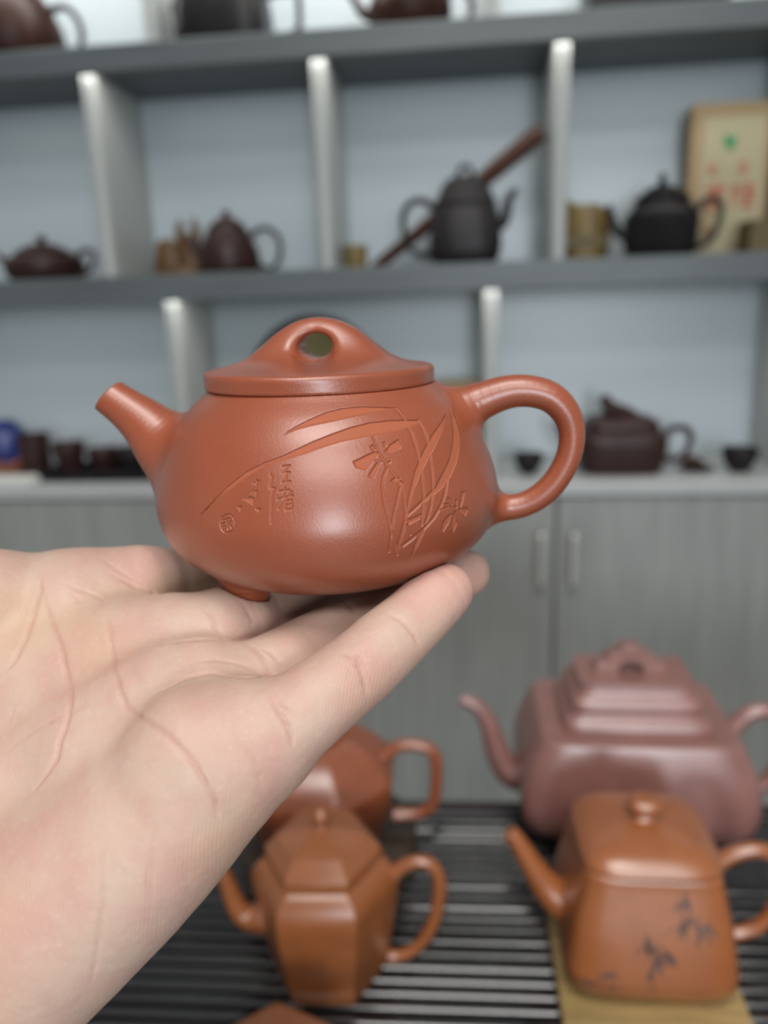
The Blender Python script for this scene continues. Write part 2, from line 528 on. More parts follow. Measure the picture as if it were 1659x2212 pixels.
tube('handle', xz([(38, 57), (43, 68), (53, 75.5), (63, 76), (69, 69), (70.5, 56), (67.5, 37), (61.5, 22), (53, 11.5), (43, 7), (37, 7.5)], [5.2, 4.6, 4.2, 4.1, 4.1, 4.1, 4.0, 3.8, 3.7, 3.8, 4.2]), M['orange_clay'], p, 48)
tube('spout', xz([(-38, 36), (-46, 34.5), (-53, 38), (-57.5, 48), (-60.5, 60), (-64, 71), (-67.5, 78)], [11, 8.5, 7, 6, 5.2, 4.6, 4.2]), M['orange_clay'], p, 40, hollow=True)

# square pot on bamboo coaster, painted with dark leaves
CO = box('coaster', (0.106, 0.106, 0.007), (0, 0, 0), M['bamboo'], bevel=0.0015)
CO.location = (0.150, 0.396, TZ + 0.0035); CO.rotation_euler = (0, 0, R(-6))
tag(CO, 'pale bamboo square board under the orange square teapot', 'coaster')
p = pot_root('square orange clay teapot with dark painted leaves, on the pale bamboo board', (0.150, 0.402, TZ + 0.0071), -6)
sq = ('super', 7.0)
TB_SEC = [(0, 39, 39), (1.5, 41, 41), (5, 42, 42), (7, 45, 45), (11, 48, 48), (18, 49.5, 49.5), (26, 48.8, 48.8), (45, 46, 45.6), (62, 42.2, 41.4), (74, 39.6, 38.4), (78, 38.8, 37.6), (79.5, 37.5, 36.5)]
bd = lofted('body', TB_SEC, M['orange_clay'], p, sq, 96, 3)
ld = lofted('lid', [(79.3, 37, 36), (79.8, 39.6, 38), (82.0, 40, 38.4), (83.0, 39.4, 37.8), (86.0, 37, 35.4), (89.0, 32.5, 31), (91.6, 25, 24), (93.6, 15, 14), (94.4, 5, 5)], M['orange_clay'], p, ('super', 4.5), 96, 2)
lofted('knob', [(94, 8.5, 7), (95.5, 6, 5), (98, 5.5, 4.6), (99.5, 8, 6.5), (101.5, 9.8, 8), (105, 9.8, 8), (107.3, 7.5, 6), (108, 3, 2.4)], M['orange_clay'], ld, ('super', 3.0), 32, 3)
tube('handle', xz([(36, 53), (44, 63), (55, 71), (68, 74), (79, 68), (83.5, 53), (81, 34), (73, 20), (61, 13.5), (50, 13), (44, 15)], [6.5, 5.5, 5, 4.8, 4.7, 4.6, 4.5, 4.4, 4.4, 4.8, 5.4]), M['orange_clay'], p, 48)
tube('spout', xz([(-38, 27), (-47, 33), (-57, 43), (-64.5, 55), (-71, 67), (-77, 77), (-80, 80)], [15, 12.5, 9.5, 7.6, 6.2, 5.2, 4.9]), M['orange_clay'], p, 40, hollow=True)
lv = bmesh.new()
def leaf(cx, cz, L, w, ang):
    """thin brush-stroke leaf lying on the front face of the square pot"""
    ca, sa = math.cos(ang), math.sin(ang)
    up, dn = [], []
    for i in range(7):
        t = i / 6
        hw = w * math.sin(math.pi * min(1, t * 0.92 + 0.06)) ** 0.8
        for lst, s in ((up, 1), (dn, -1)):
            x, z = cx + ca * t * L - sa * hw * s, cz + sa * t * L + ca * hw * s
            zz = np.interp(z, [s_[0] for s_ in TB_SEC], [s_[2] for s_ in TB_SEC])
            yf = zz * (1 - abs(min(.98, abs(x) / zz)) ** 7) ** (1 / 7)
            lst.append(lv.verts.new((x / 1000, -(yf + 0.15) / 1000, z / 1000)))
    for i in range(6):
        lv.faces.new((dn[i], dn[i + 1], up[i + 1], up[i]))
random.seed(11)
for cx, cz, n, L, a0, a1 in ((-4, 48, 7, 13, 3.6, 5.6), (3, 40, 7, 13, 4.2, 5.9), (16, 60, 6, 12, 4.0, 5.4), (25, 57, 6, 12, 4.2, 5.8), (-2, 28, 5, 11, 4.0, 5.5), (-27, 25, 7, 11, 3.6, 5.6), (-35, 22, 5, 10, 3.4, 5.2), (14, 72, 4, 10, 4.0, 5.2), (8, 24, 3, 8, 4.2, 5.2)):
    for i in range(n):
        leaf(cx + random.uniform(-3, 3), cz + random.uniform(-3, 3), L * random.uniform(.6, 1.1), 0.95 * random.uniform(.7, 1.3), random.uniform(a0, a1))
for x0, z0, x1, z1 in ((-6, 22, 2, 50), (12, 52, 16, 76), (2, 50, 24, 62), (-30, 20, -22, 30)):
    leaf(x0, z0, math.hypot(x1 - x0, z1 - z0), 0.45, math.atan2(z1 - z0, x1 - x0))
bmesh.ops.recalc_face_normals(lv, faces=lv.faces)
me = bpy.data.meshes.new('painted_leaves'); lv.to_mesh(me); lv.free()
lo = new_obj('painted_leaves', me, M['ink'], bd); lo['label'] = 'dark grey brushed leaf painting'

# large purple pot on a dark stand
ST = box('stand', (0.124, 0.074, 0.0120), (0, 0, 0), M['dark_wood'], bevel=0.003)
ST.location = (0.182, 0.533, 0.7580); ST.rotation_euler = (0, 0, R(-6))
for fx in (-0.045, 0.045):
    box('foot', (0.02, 0.015, 0.0032), (fx, -0.028, -0.0073), M['dark_wood'], ST, 0.0004)
tag(ST, 'dark wooden block under the big purple teapot', 'stand')
p = pot_root('big purple clay teapot with stepped rectangular lid and pierced plate knob', (0.182, 0.531, 0.7642), -6)
rk = ('super', 11.0)
bd = lofted('body', [(0, 58, 33), (2, 63, 38), (5, 72, 47), (12, 80, 54.5), (24, 84, 59), (38, 84.5, 60), (52, 82.5, 59), (66, 78, 56.5), (78, 72.5, 53.5), (82.5, 70, 52), (83.8, 69, 51.2), (84.3, 66, 48.5), (84.4, 58, 42)], M['purple_clay'], p, rk, 96, 3)
ld = lofted('lid', [(84, 51, 36), (84.5, 53, 38), (88, 53.5, 38.4), (92, 52, 37), (95, 49, 34), (96.5, 47, 32), (98.5, 46.6, 31.6), (101, 47.6, 32.6), (105, 47, 32), (108, 44.5, 29.6), (110, 41.5, 27), (115, 40.5, 26), (117.5, 40, 25.6), (118.2, 38.5, 24.5), (118.4, 10, 6)], M['purple_clay'], p, rk, 96, 2)
# pierced plate knob: scalloped outline with an opening
outl = [(-26, 99), (-26, 106), (-23.5, 109.5), (-19, 110.5), (-17.5, 115), (-13, 118.5), (-9.5, 119.5), (-8, 123), (-4, 125.5), (4, 125.5), (8, 123), (9.5, 119.5), (13, 118.5), (17.5, 115), (19, 110.5), (23.5, 109.5), (26, 106), (26, 99)]
hole = [(9, 99), (9, 104), (6, 108.5), (0, 111), (-6, 108.5), (-9, 104), (-9, 99)]
outl = [(x, 118 + (z - 99) * 0.82) for x, z in outl]; hole = [(x, 118 + (z - 99) * 0.82) for x, z in hole]
prism('knob', outl + hole, -7, 7, M['purple_clay'], ld, bevel=1.2, off=(-2, 0, 0))
tube('handle', xz([(68, 48), (72, 61), (80, 76), (90, 84.5), (102, 86), (113, 79), (117, 62), (114, 43), (106, 27), (95, 18.5), (84, 18.5), (76, 22)], [9, 7.6, 6.8, 6.4, 6.2, 6.2, 6.1, 6, 5.9, 5.9, 6.4, 7.5]), M['purple_clay'], p, 56)
tube('spout', xz([(-74, 26), (-87, 28), (-96, 38), (-102, 55), (-107, 73), (-115, 85), (-123, 89.5), (-128, 90)], [15, 12.5, 10.4, 8.6, 7, 6, 5.2, 4.6]), M['purple_clay'], p, 48, hollow=True)

# round faceted pot at the back left, on a round dark stand
ST = lofted('stand', [(0, 63, 63), (2, 65, 65), (5, 65, 65), (8, 60, 60), (12, 58, 58), (15, 61, 61), (20, 66, 66), (24, 66.5, 66.5), (25.5, 64, 64)], M['dark_wood'], None, n=64, fine=2)
ST.location = (-0.050, 0.500, TZ)
tag(ST, 'round dark wooden stand under the orange pot beside the hand', 'stand')
p = pot_root('faceted orange clay teapot with squared loop handle, half hidden behind the fingers', (-0.055, 0.500, TZ + 0.0258), -4)
ok = ('ngon', 8, math.pi / 8, 0.25)
lofted('body', [(0, 42, 42), (1.5, 44, 44), (4, 47, 47), (16, 51, 51), (30, 56.5, 56.5), (44, 59.5, 59.5), (52, 60, 60), (56, 58.5, 58.5), (66, 51, 51), (75, 40, 40), (80, 30, 30), (81.5, 25, 25)], M['orange_clay_red'], p, ok, 96, 3)
ld = lofted('lid', [(81, 22, 22), (82, 25, 25), (85, 25, 25), (88, 20, 20), (90, 12, 12), (91, 5, 5)], M['orange_clay_red'], p, ok, 96, 2)
lofted('knob', [(90, 6, 6), (92, 4, 4), (95, 6, 6), (99, 7, 7), (102, 4, 4), (103, 1, 1)], M['orange_clay_red'], ld, n=24, fine=2)
tube('handle', xz([(47, 60), (55, 68), (63, 71.5), (75, 71.5), (83, 68), (86.5, 60), (86.5, 40), (84, 24), (77, 17), (67, 14.5), (54, 14.5)], [6, 5, 4.6, 4.5, 4.5, 4.5, 4.4, 4.3, 4.3, 4.5, 5.2]), M['orange_clay_red'], p, 56)
tube('spout', xz([(-46, 28), (-56, 30), (-64, 40), (-69, 54), (-74, 64)], [12, 9, 7, 5.5, 4.8]), M['orange_clay_red'], p, 32, hollow=True)

# pot at the bottom edge of the frame
p = pot_root('orange clay teapot cut by the bottom edge, only its angular lid showing', (-0.064, 0.302, TZ), 4)
hk = ('ngon', 6, math.pi / 6, 0.12)
lofted('body', [(0, 30, 30), (2, 33, 33), (20, 37, 37), (30, 38, 38), (36, 36, 36), (38, 33, 33)], M['orange_clay'], p, hk, 96, 2)
lofted('lid', [(37.6, 31, 31), (38.5, 35, 35), (42, 35, 35), (45, 30, 30), (47.5, 10, 10), (48, 4, 4)], M['orange_clay'], p, hk, 96, 2)
tube('handle', xz([(32, 30), (42, 36), (52, 33), (54, 22), (48, 11), (38, 8), (32, 9)], [4.5, 4, 3.8, 3.7, 3.7, 3.9, 4.4]), M['orange_clay'], p, 32)
tube('spout', xz([(-30, 16), (-38, 19), (-45, 28), (-51, 36)], [8, 6.2, 5, 4.2]), M['orange_clay'], p, 24, hollow=True)
p = pot_root('maroon clay teapot at the bottom edge, only a sliver of lid showing', (0.076, 0.287, TZ), 4)
lofted('body', [(0, 26, 26), (2, 30, 30), (14, 36, 36), (24, 36, 36), (31, 30, 30), (33, 27, 27)], M['maroon_clay'], p, n=64, fine=2)
lofted('lid', [(32.6, 24, 24), (33.4, 28, 28), (36, 28, 28), (39, 20, 20), (40.5, 6, 6)], M['maroon_clay'], p, n=64, fine=2)
tube('handle', xz([(30, 26), (40, 30), (49, 26), (49, 16), (42, 9), (33, 8)], [4, 3.6, 3.4, 3.4, 3.6, 4]), M['maroon_clay'], p, 32)
tube('spout', xz([(-30, 15), (-38, 18), (-44, 27), (-48, 32)], [8, 6, 4.6, 4]), M['maroon_clay'], p, 24, hollow=True)

# ------------------------------------------------------------------ things on the shelves (x, y in the shelf unit's own frame)
Z1, Z2, Z3 = 1.5332, 1.2132, 0.8832
def on_shelf(name, label, cat, x, y, z, rz=0.0, group=None):
    return thing(name, label, cat, shelf_pt(x, y, z), SHELF_YAW + R(rz), group)

# middle row, left bay: flat pot
p = on_shelf('teapot', 'flat dark teapot with stepped lid at the far left of the middle shelf', 'teapot', -0.692, 0.07, Z2)
lofted('body', [(0, 50, 50), (2, 54, 54), (10, 60, 60), (24, 63, 63), (33, 61, 61), (38, 52, 52), (40, 44, 44)], M['dark_purple'], p, n=48, fine=2)
ld = lofted('lid', [(39.5, 42, 42), (41, 46, 46), (45, 45, 45), (50, 36, 36), (56, 24, 24), (59, 10, 10)], M['dark_purple'], p, n=48, fine=2)
lofted('knob', [(58, 7, 7), (60, 5, 5), (64, 8, 8), (68, 9, 9), (71, 5, 5)], M['dark_purple'], ld, n=20, fine=2)
tube('handle', xz([(56, 36), (68, 45), (82, 45), (86, 34), (80, 18), (66, 9), (58, 10)], [5, 4.2, 4, 4, 4, 4.2, 5]), M['dark_purple'], p, 32)
tube('spout', xz([(-54, 24), (-64, 28), (-72, 38), (-80, 46)], [9, 7, 5.5, 4.6]), M['dark_purple'], p, 24, hollow=True)
# middle row: carved wooden ornament and purple pot
p = on_shelf('ornament', 'yellow-brown carved wooden ornament with two uneven peaks', 'ornament', -0.487, 0.142, Z2)
lofted('base', [(0, 42, 26), (3, 44, 27), (10, 43, 25), (16, 38, 22), (20, 34, 19)], M['carved_wood'], p, ('super', 2.6), 32, 2)
lofted('peak', [(14, 26, 15), (26, 24, 15), (40, 21, 13), (52, 20, 12), (60, 16, 10), (64, 9, 6)], M['carved_wood'], p, ('super', 2.4), 24, 2, off=(-20, 0, 0))
lofted('peak', [(14, 24, 16), (34, 21, 14), (56, 20, 13), (66, 17, 12), (72, 13, 9)], M['carved_wood'], p, ('super', 2.4), 24, 2, off=(16, 3, 0))
for nm, x in (('horn', 4), ('horn', 30)):
    tube(nm, [(x, 3, 62, 8), (x + (-3 if x < 10 else 2), 3, 76, 7), (x + (-1 if x < 10 else -4), 3, 88, 4.5), (x + 2, 3, 95, 2)], M['carved_wood'], p, 14, 10)
p = on_shelf('teapot', 'purple-brown bell-shaped teapot with glassy grey handle on the middle shelf', 'teapot', -0.381, 0.075, Z2)
lofted('body', [(0, 42, 42), (2, 46, 46), (12, 49, 49), (28, 49, 49), (44, 44, 44), (58, 36, 36), (63, 32, 32)], M['dark_purple'], p, n=48, fine=2)
ld = lofted('lid', [(62.6, 29, 29), (63.5, 33, 33), (67, 32, 32), (76, 26, 26), (83, 17, 17), (87, 8, 8)], M['dark_purple'], p, n=48, fine=2)
lofted('knob', [(86, 5, 5), (88, 4, 4), (91, 6, 6), (95, 6.5, 6.5), (98, 3, 3)], M['dark_purple'], ld, n=20, fine=2)
tube('handle', xz([(38, 56), (50, 66), (68, 66), (82, 54), (85, 36), (79, 16), (68, 6), (50, 10)], [5, 4.4, 4.2, 4, 4, 4, 4, 4.8]), M['dark_grey_clay'], p, 36)
tube('spout', xz([(-40, 32), (-52, 36), (-60, 48), (-66, 60)], [10, 7.5, 6, 5]), M['dark_purple'], p, 24, hollow=True)
# middle row: wooden rod, dark pot and small cup in the third bay
rod = tube('rod', [(0, 0, 0, 0.0088), (0.006, -0.0018, 0.004, 0.0096), (0.13, -0.037, 0.0872, 0.0122), (0.254, -0.072, 0.1727, 0.0138), (0.258, -0.0732, 0.1754, 0.0128)], M['stick_wood'], None, 24, 16, scale=1.0)
rod.location = shelf_pt(-0.152, 0.168, Z2 + 0.0095); rod.rotation_euler = (0, 0, SHELF_YAW)
tag(rod, 'slim red-brown wooden rod leaning diagonally behind the tall dark teapot', 'rod')
p = on_shelf('teapot', 'tall dark teapot with ring knob in front of the leaning wooden rod', 'teapot', -0.003, 0.055, Z2)
p.scale = (1.05, 1.0, 1.03)
sq3 = ('super', 3.2)
lofted('body', [(0, 40, 36), (2, 44, 40), (10, 49, 45), (26, 52, 47), (44, 51, 46.5), (60, 48.5, 44), (76, 45, 41), (82, 42, 38)], M['dark_grey_clay'], p, sq3, 48, 2)
ld = lofted('lid', [(81.5, 38, 35), (83, 43, 40), (88, 43, 40), (92, 40, 37), (106, 34, 32), (117, 26, 25), (122, 14, 14)], M['dark_grey_clay'], p, sq3, 48, 2)
tube('knob', [(-10, 0, 120, 4), (-9, 0, 129, 3.6), (-4, 0, 136, 3.4), (4, 0, 136, 3.4), (9, 0, 129, 3.6), (10, 0, 120, 4)], M['dark_grey_clay'], ld, 20, 12)
tube('handle', xz([(-42, 76), (-56, 90), (-74, 92), (-88, 78), (-90, 54), (-84, 32), (-70, 18), (-48, 16)], [5.5, 5, 4.8, 4.8, 4.6, 4.6, 4.6, 5.2]), M['dark_grey_clay'], p, 40)
tube('spout', xz([(44, 52), (54, 58), (59, 72), (61, 86), (68, 97), (74, 100)], [11, 8.5, 7, 6.2, 5.4, 5]), M['dark_grey_clay'], p, 30, hollow=True)
p = on_shelf('cup', 'small pale yellow bamboo cup behind the foot of the leaning rod', 'cup', -0.180, 0.105, Z2)
lofted('body', [(0, 17, 17), (2, 18, 18), (30, 19.5, 19.5), (38, 20, 20), (38.2, 18, 18), (8, 16, 16)], M['bamboo_dark'], p, n=32)
# middle row, right bay
p = on_shelf('brush_pot', 'rough yellow-brown root-wood pot left of the black teapot', 'pot', 0.187, 0.140, Z2)
V, Fc = loft([(0, 32, 30), (3, 35, 33), (30, 37, 35), (56, 38, 36), (72, 39, 37), (80, 38, 36), (80.5, 34, 32), (50, 31, 30), (20, 28, 27)], ('super', 2.2), 48, 2)
V = [((x * (1 + .05 * math.sin(3 * math.atan2(y, x) + z * .06))) / 1000, y / 1000, (z + (max(0, z - 50) / 30) * (-8 * math.cos(math.atan2(y, x) - 0.3) + 3 * math.sin(4 * math.atan2(y, x)))) / 1000) for x, y, z in V]
new_obj('body', mesh_from('body', V, Fc), M['bamboo_dark'], p)
box('band', (0.070, 0.004, 0.016), (0, -0.034, 0.030), M['box_brown'], p, 0.001)
p = on_shelf('teapot', 'black teapot with pagoda lid and tan cord on its handle', 'teapot', 0.288, 0.070, Z2)
ok8 = ('ngon', 6, math.pi / 6, 0.3)
lofted('body', [(0, 46, 46), (2, 52, 52), (14, 55, 55), (34, 57, 57), (54, 58, 58), (63, 55, 55), (72, 47, 47), (78, 40, 40)], M['black_clay'], p, ok8, 48, 2)
ld = lofted('lid', [(77.6, 37, 37), (79, 43, 43), (84, 43, 43), (90, 34, 34), (98, 24, 24), (102, 12, 12)], M['black_clay'], p, ok8, 48, 2)
lofted('knob', [(101, 6, 6), (103, 4.5, 4.5), (108, 6.5, 6.5), (113, 6, 6), (119, 2.5, 2.5), (121, 0.8, 0.8)], M['black_clay'], ld, n=20, fine=2)
hd = tube('handle', xz([(50, 62), (60, 76), (76, 80), (86, 68), (84, 46), (76, 26), (62, 14), (50, 14)], [5.6, 5, 4.8, 4.8, 4.8, 4.8, 4.8, 5.4]), M['black_clay'], p, 40)
tube('cord', [(62 + 9 * math.sin(t) + 4 * math.sin(t * 3), -3 + 5 * math.cos(t * 1.3), 26 + 44 * t / 9.0, 2.6) for t in np.linspace(0, 9, 22)], M['cord'], hd, 80, 8)
tube('spout', xz([(-48, 34), (-62, 40), (-70, 54), (-74, 68), (-78, 78)], [11, 8, 6.4, 5.4, 5]), M['black_clay'], p, 28, hollow=True)
p = on_shelf('gift_box', 'cream card box with green leaf mark and red characters', 'box', 0.400, 0.150, Z2, 0)
BXW, BXH = 0.118, 0.222
box('carton', (BXW, 0.040, BXH), (0, 0, BXH / 2), M['paper_edge'], p, 0.0012)
fp = box('front_label', (BXW - 0.026, 0.0012, BXH - 0.024), (0.004, -0.0206, BXH / 2 - 0.008), M['paper_box'], p, 0.0004)
def glyph(name, strokes, x, z, s, w, m, parent, y=-0.0216):
    bm = bmesh.new()
    for x0, z0, x1, z1 in strokes:
        L = math.hypot(x1 - x0, z1 - z0) * s; a = math.atan2(z1 - z0, x1 - x0)
        g = bmesh.ops.create_cube(bm, size=1.0)['verts']
        bmesh.ops.scale(bm, vec=(L + w, 0.0008, w), verts=g)
        bmesh.ops.rotate(bm, matrix=Matrix.Rotation(-a, 3, 'Y'), verts=g)
        bmesh.ops.translate(bm, vec=(x + (x0 + x1) / 2 * s, y, z + (z0 + z1) / 2 * s), verts=g)
    me = bpy.data.meshes.new(name); bm.to_mesh(me); bm.free()
    return new_obj(name, me, m, parent)
leafm = [(0, 0.1), (0.25, 0.35), (0.42, 0.75), (0.30, 1.02), (0.05, 0.86), (-0.1, 1.0), (-0.38, 1.06), (-0.45, 0.7), (-0.25, 0.38)]
prism('leaf_mark', [(x_ * 24 - 2, z_ * 26 + 150) for x_, z_ in leafm], -22.0, -20.6, M['green_ink'], fp)
fu = [(-.4, .3, .4, .3), (-.3, .05, .3, .05), (-.4, -.2, .4, -.2), (0, .5, 0, -.5), (-.25, .5, -.25, .1), (.25, .5, .25, .1), (-.1, -.2, -.4, -.5), (.1, -.2, .4, -.5)]
lu = [(-.45, .4, -.45, -.5), (-.45, .4, -.15, .4), (-.15, .4, -.3, .1), (-.3, .1, -.15, -.15), (0, .4, .45, .4), (0, .15, .45, .15), (-.05, -.1, .5, -.1), (.22, .5, .22, -.5), (0, -.5, .45, -.5), (.4, .1, .05, -.45)]
sm = [(-.4, .3, .4, .3), (0, .5, 0, -.4), (-.4, -.1, .4, -.1), (-.35, -.45, .35, -.45)]
glyph('red_character', sm, -0.026, 0.129, 0.017, 0.0020, M['red_ink'], fp)
glyph('red_character', sm, 0.020, 0.129, 0.017, 0.0020, M['red_ink'], fp)
glyph('red_character', fu, -0.019, 0.090, 0.034, 0.0034, M['red_ink'], fp)
glyph('red_character', lu, 0.023, 0.090, 0.034, 0.0034, M['red_ink'], fp)
p = box('small_box', (0.056, 0.06, 0.046), (0, 0, 0.023), M['box_brown'], None, 0.002)
p.location = shelf_pt(0.434, 0.060, Z2); p.rotation_euler = (0, 0, SHELF_YAW)
tag(p, 'small brown lidded box in front of the cream card box', 'box')

# top row
p = on_shelf('teapot', 'red-brown teapot with thin grey handle at the top left corner', 'teapot', -0.690, 0.07, Z1)
lofted('body', [(0, 64, 64), (3, 68, 68), (20, 74, 74), (45, 72, 72), (75, 60, 60), (95, 46, 46), (98, 42, 42)], M['red_brown'], p, n=48, fine=2)
ld = lofted('lid', [(97.5, 40, 40), (99, 44, 44), (104, 42, 42), (116, 24, 24), (120, 8, 8)], M['red_brown'], p, n=48, fine=2)
lofted('knob', [(119, 7, 7), (122, 5, 5), (128, 9, 9), (134, 7, 7), (136, 2, 2)], M['red_brown'], ld, n=20, fine=2)
tube('handle', xz([(60, 70), (78, 76), (96, 68), (107, 48), (106, 26), (96, 8), (80, 5), (66, 12)], [6, 5, 4.8, 4.6, 4.6, 4.6, 4.6, 5.4]), M['dark_grey_clay'], p, 40)
tube('spout', xz([(-64, 40), (-80, 48), (-92, 66), (-100, 82)], [12, 9, 7, 6]), M['red_brown'], p, 28, hollow=True)
p = on_shelf('teapot', 'black square-shouldered teapot with angular handle on the top shelf', 'teapot', -0.358, 0.07, Z1)
lofted('body', [(0, 62, 50), (2, 66, 54), (20, 68, 56), (60, 66, 54), (85, 58, 48), (92, 52, 44)], M['black_clay'], p, ('super', 5.0), 48, 2)
ld = lofted('lid', [(91.6, 48, 40), (93, 52, 44), (100, 50, 42), (108, 30, 26), (111, 10, 9)], M['black_clay'], p, ('super', 5.0), 48, 2)
lofted('knob', [(110, 9, 8), (113, 7, 6), (120, 11, 9), (126, 9, 7), (128, 3, 3)], M['black_clay'], ld, ('super', 4.0), 20, 2)
tube('handle', xz([(60, 68), (80, 72), (108, 72), (113, 66), (113, 30), (110, 22), (88, 12), (70, 10), (64, 12)], [6, 5.4, 5, 5, 4.8, 4.8, 4.8, 5, 5.6]), M['dark_grey_clay'], p, 56)
tube('spout', xz([(-56, 30), (-66, 37), (-72, 50), (-76, 68)], [12, 9, 7, 6]), M['black_clay'], p, 28, hollow=True)
p = on_shelf('teapot', 'red-brown round teapot on the top shelf, second from the right', 'teapot', -0.082, 0.075, Z1)
lofted('body', [(0, 40, 40), (2, 44, 44), (8, 52, 52), (24, 60, 60), (44, 60, 60), (62, 48, 48), (68, 40, 40)], M['red_brown'], p, n=48, fine=2)
ld = lofted('lid', [(67.6, 38, 38), (69, 42, 42), (73, 40, 40), (82, 22, 22), (85, 8, 8)], M['red_brown'], p, n=48, fine=2)
lofted('knob', [(84, 6, 6), (87, 5, 5), (92, 8, 8), (97, 6, 6), (99, 2, 2)], M['red_brown'], ld, n=20, fine=2)
tube('handle', xz([(54, 52), (68, 60), (84, 54), (90, 36), (84, 18), (70, 8), (54, 12)], [5.4, 4.8, 4.6, 4.6, 4.6, 4.8, 5.6]), M['dark_brown'], p, 36)
tube('spout', xz([(-54, 34), (-68, 38), (-78, 52), (-86, 64)], [10, 8, 6, 5.2]), M['red_brown'], p, 24, hollow=True)
p = thing('storage_box', 'long black box at the right end of the top shelf', 'box', shelf_pt(0.262, 0.085, Z1), SHELF_YAW)
box('box_body', (0.186, 0.115, 0.07), (0, 0, 0.035), M['black_clay'], p, 0.002)
box('lid', (0.190, 0.119, 0.028), (0, 0, 0.0845), M['black_clay'], p, 0.002)

# worktop row, right bay
p = on_shelf('teapot', 'wide purple-brown rectangular teapot with crouching-animal knob on the worktop', 'teapot', 0.246, 0.085, Z3)
lofted('body', [(0, 58, 46), (3, 62, 50), (20, 66, 54), (46, 70, 57), (58, 69, 56), (64, 64, 52), (68, 56, 46)], M['dark_purple'], p, ('super', 5.0), 64, 2)
ld = lofted('lid', [(67.5, 52, 42), (69, 57, 47), (76, 57, 47), (84, 52, 42), (89, 40, 32), (91, 16, 13)], M['dark_purple'], p, ('super', 5.0), 64, 2)
kb = tube('knob', [(26, 0, 90, 3), (12, 0, 94, 8), (-6, 0, 98, 11), (-20, 0, 105, 11), (-27, 0, 117, 9), (-30, 0, 122, 4)], M['dark_purple'], ld, 24, 14)
for lx in (-22, 8):
    for ly in (-6, 6):
        tube('paw', [(lx, ly, 96, 4.5), (lx - 3, ly, 92, 4), (lx - 5, ly, 89.5, 3.4)], M['dark_purple'], kb, 6, 8)
tube('handle', xz([(64, 52), (82, 66), (102, 66), (111, 56), (110, 40), (104, 24), (92, 16), (76, 16), (64, 20)], [6.5, 6, 5.8, 5.6, 5.4, 5.4, 5.4, 5.6, 6.4]), M['dark_purple'], p, 40)
tube('spout', xz([(-62, 34), (-78, 40), (-88, 56), (-96, 72), (-104, 80)], [13, 10, 8, 6.4, 5.6]), M['dark_purple'], p, 30, hollow=True)
def tea_cup(name, label, x, y, z, r, h, m, group=None, foot=0.5):
    p = on_shelf(name, label, 'cup', x, y, z, 0, group)
    lofted('body', [(0, r * foot, r * foot), (h * .06, r * foot * 1.05, r * foot * 1.05), (h * .12, r * foot, r * foot), (h * .3, r * .74, r * .74), (h * .65, r * .93, r * .93), (h, r, r), (h * 1.01, r * .93, r * .93), (h * .6, r * .84, r * .84), (h * .25, r * .5, r * .5)], m, p, n=40, fine=2)
    return p
tea_cup('tea_cup', 'small dark tea cup standing left of the wide rectangular teapot', 0.098, 0.06, Z3, 24, 31, M['dark_grey_clay'])
tea_cup('tea_cup', 'small dark tea cup alone at the right end of the worktop', 0.428, 0.06, Z3, 28, 36, M['dark_grey_clay'])
p = on_shelf('saucer', 'dark saucer beside the handle of the wide rectangular teapot', 'saucer', 0.366, 0.075, Z3)
lofted('body', [(0, 18, 18), (1, 20, 20), (3, 26, 26), (5, 29, 29), (5.3, 27, 27), (3, 18, 18)], M['dark_grey_clay'], p, n=40)
p = on_shelf('ornament', 'tiny red-brown clay figure resting on the dark saucer', 'ornament', 0.362, 0.075, Z3 + 0.0032)
bdy = lofted('body', [(0, 14, 11), (3, 17, 13), (9, 16, 12), (15, 10, 8), (18, 4, 3)], M['red_brown'], p, n=24, fine=2)
lofted('head', [(10, 6, 6), (13, 8, 8), (17, 7, 7), (20, 3, 3)], M['red_brown'], p, n=20, fine=2, off=(-10, 0, 0))

# worktop row, middle bay: round plate on a stand behind the held pot
p = on_shelf('plate', 'round olive plate with thick dark rim standing on the worktop behind the held pot lid', 'plate', -0.256, 0.110, Z3)
cz, rr = 0.1475, 0.104
V, Fc = loft([(0, rr * .6, rr * .6), (.004, rr * .9, rr * .9), (.010, rr * .97, rr * .97), (.010, rr * .93, rr * .93), (.005, rr * .80, rr * .80), (.003, rr * .3, rr * .3)], n=64)
me = mesh_from('dish', [(x_, -z_ * 1.0, y_ + cz) for x_, y_, z_ in V], Fc)
new_obj('dish', me, M['olive'], p)
th = np.linspace(0, 2 * np.pi, 65)
tube('rim', [(rr * math.cos(t), -0.006, cz + rr * math.sin(t), 0.011) for t in th], M['black_clay'], p, 96, 10, scale=1.0)
p2 = on_shelf('plate_stand', 'low olive-yellow wooden stand carrying the round plate', 'stand', -0.256, 0.110, Z3)
box('foot_bar', (0.12, 0.07, 0.012), (0, 0.0, 0.006), M['olive'], p2, 0.002)
box('front_lip', (0.10, 0.010, 0.020), (0, -0.026, 0.022), M['olive'], p2, 0.002)
box('back_rest', (0.05, 0.010, 0.13), (0, 0.014, 0.077), M['olive'], p2, 0.002)
p = on_shelf('folded_cloth', 'olive-yellow lidded box right of the round plate behind the held pot', 'box', -0.020, 0.110, Z3)
p.name = 'tea_box'
box('box_body', (0.075, 0.07, 0.125), (0, 0, 0.0625), M['bamboo_dark'], p, 0.003)
box('lid', (0.079, 0.074, 0.022), (0, 0, 0.136), M['bamboo_dark'], p, 0.003)

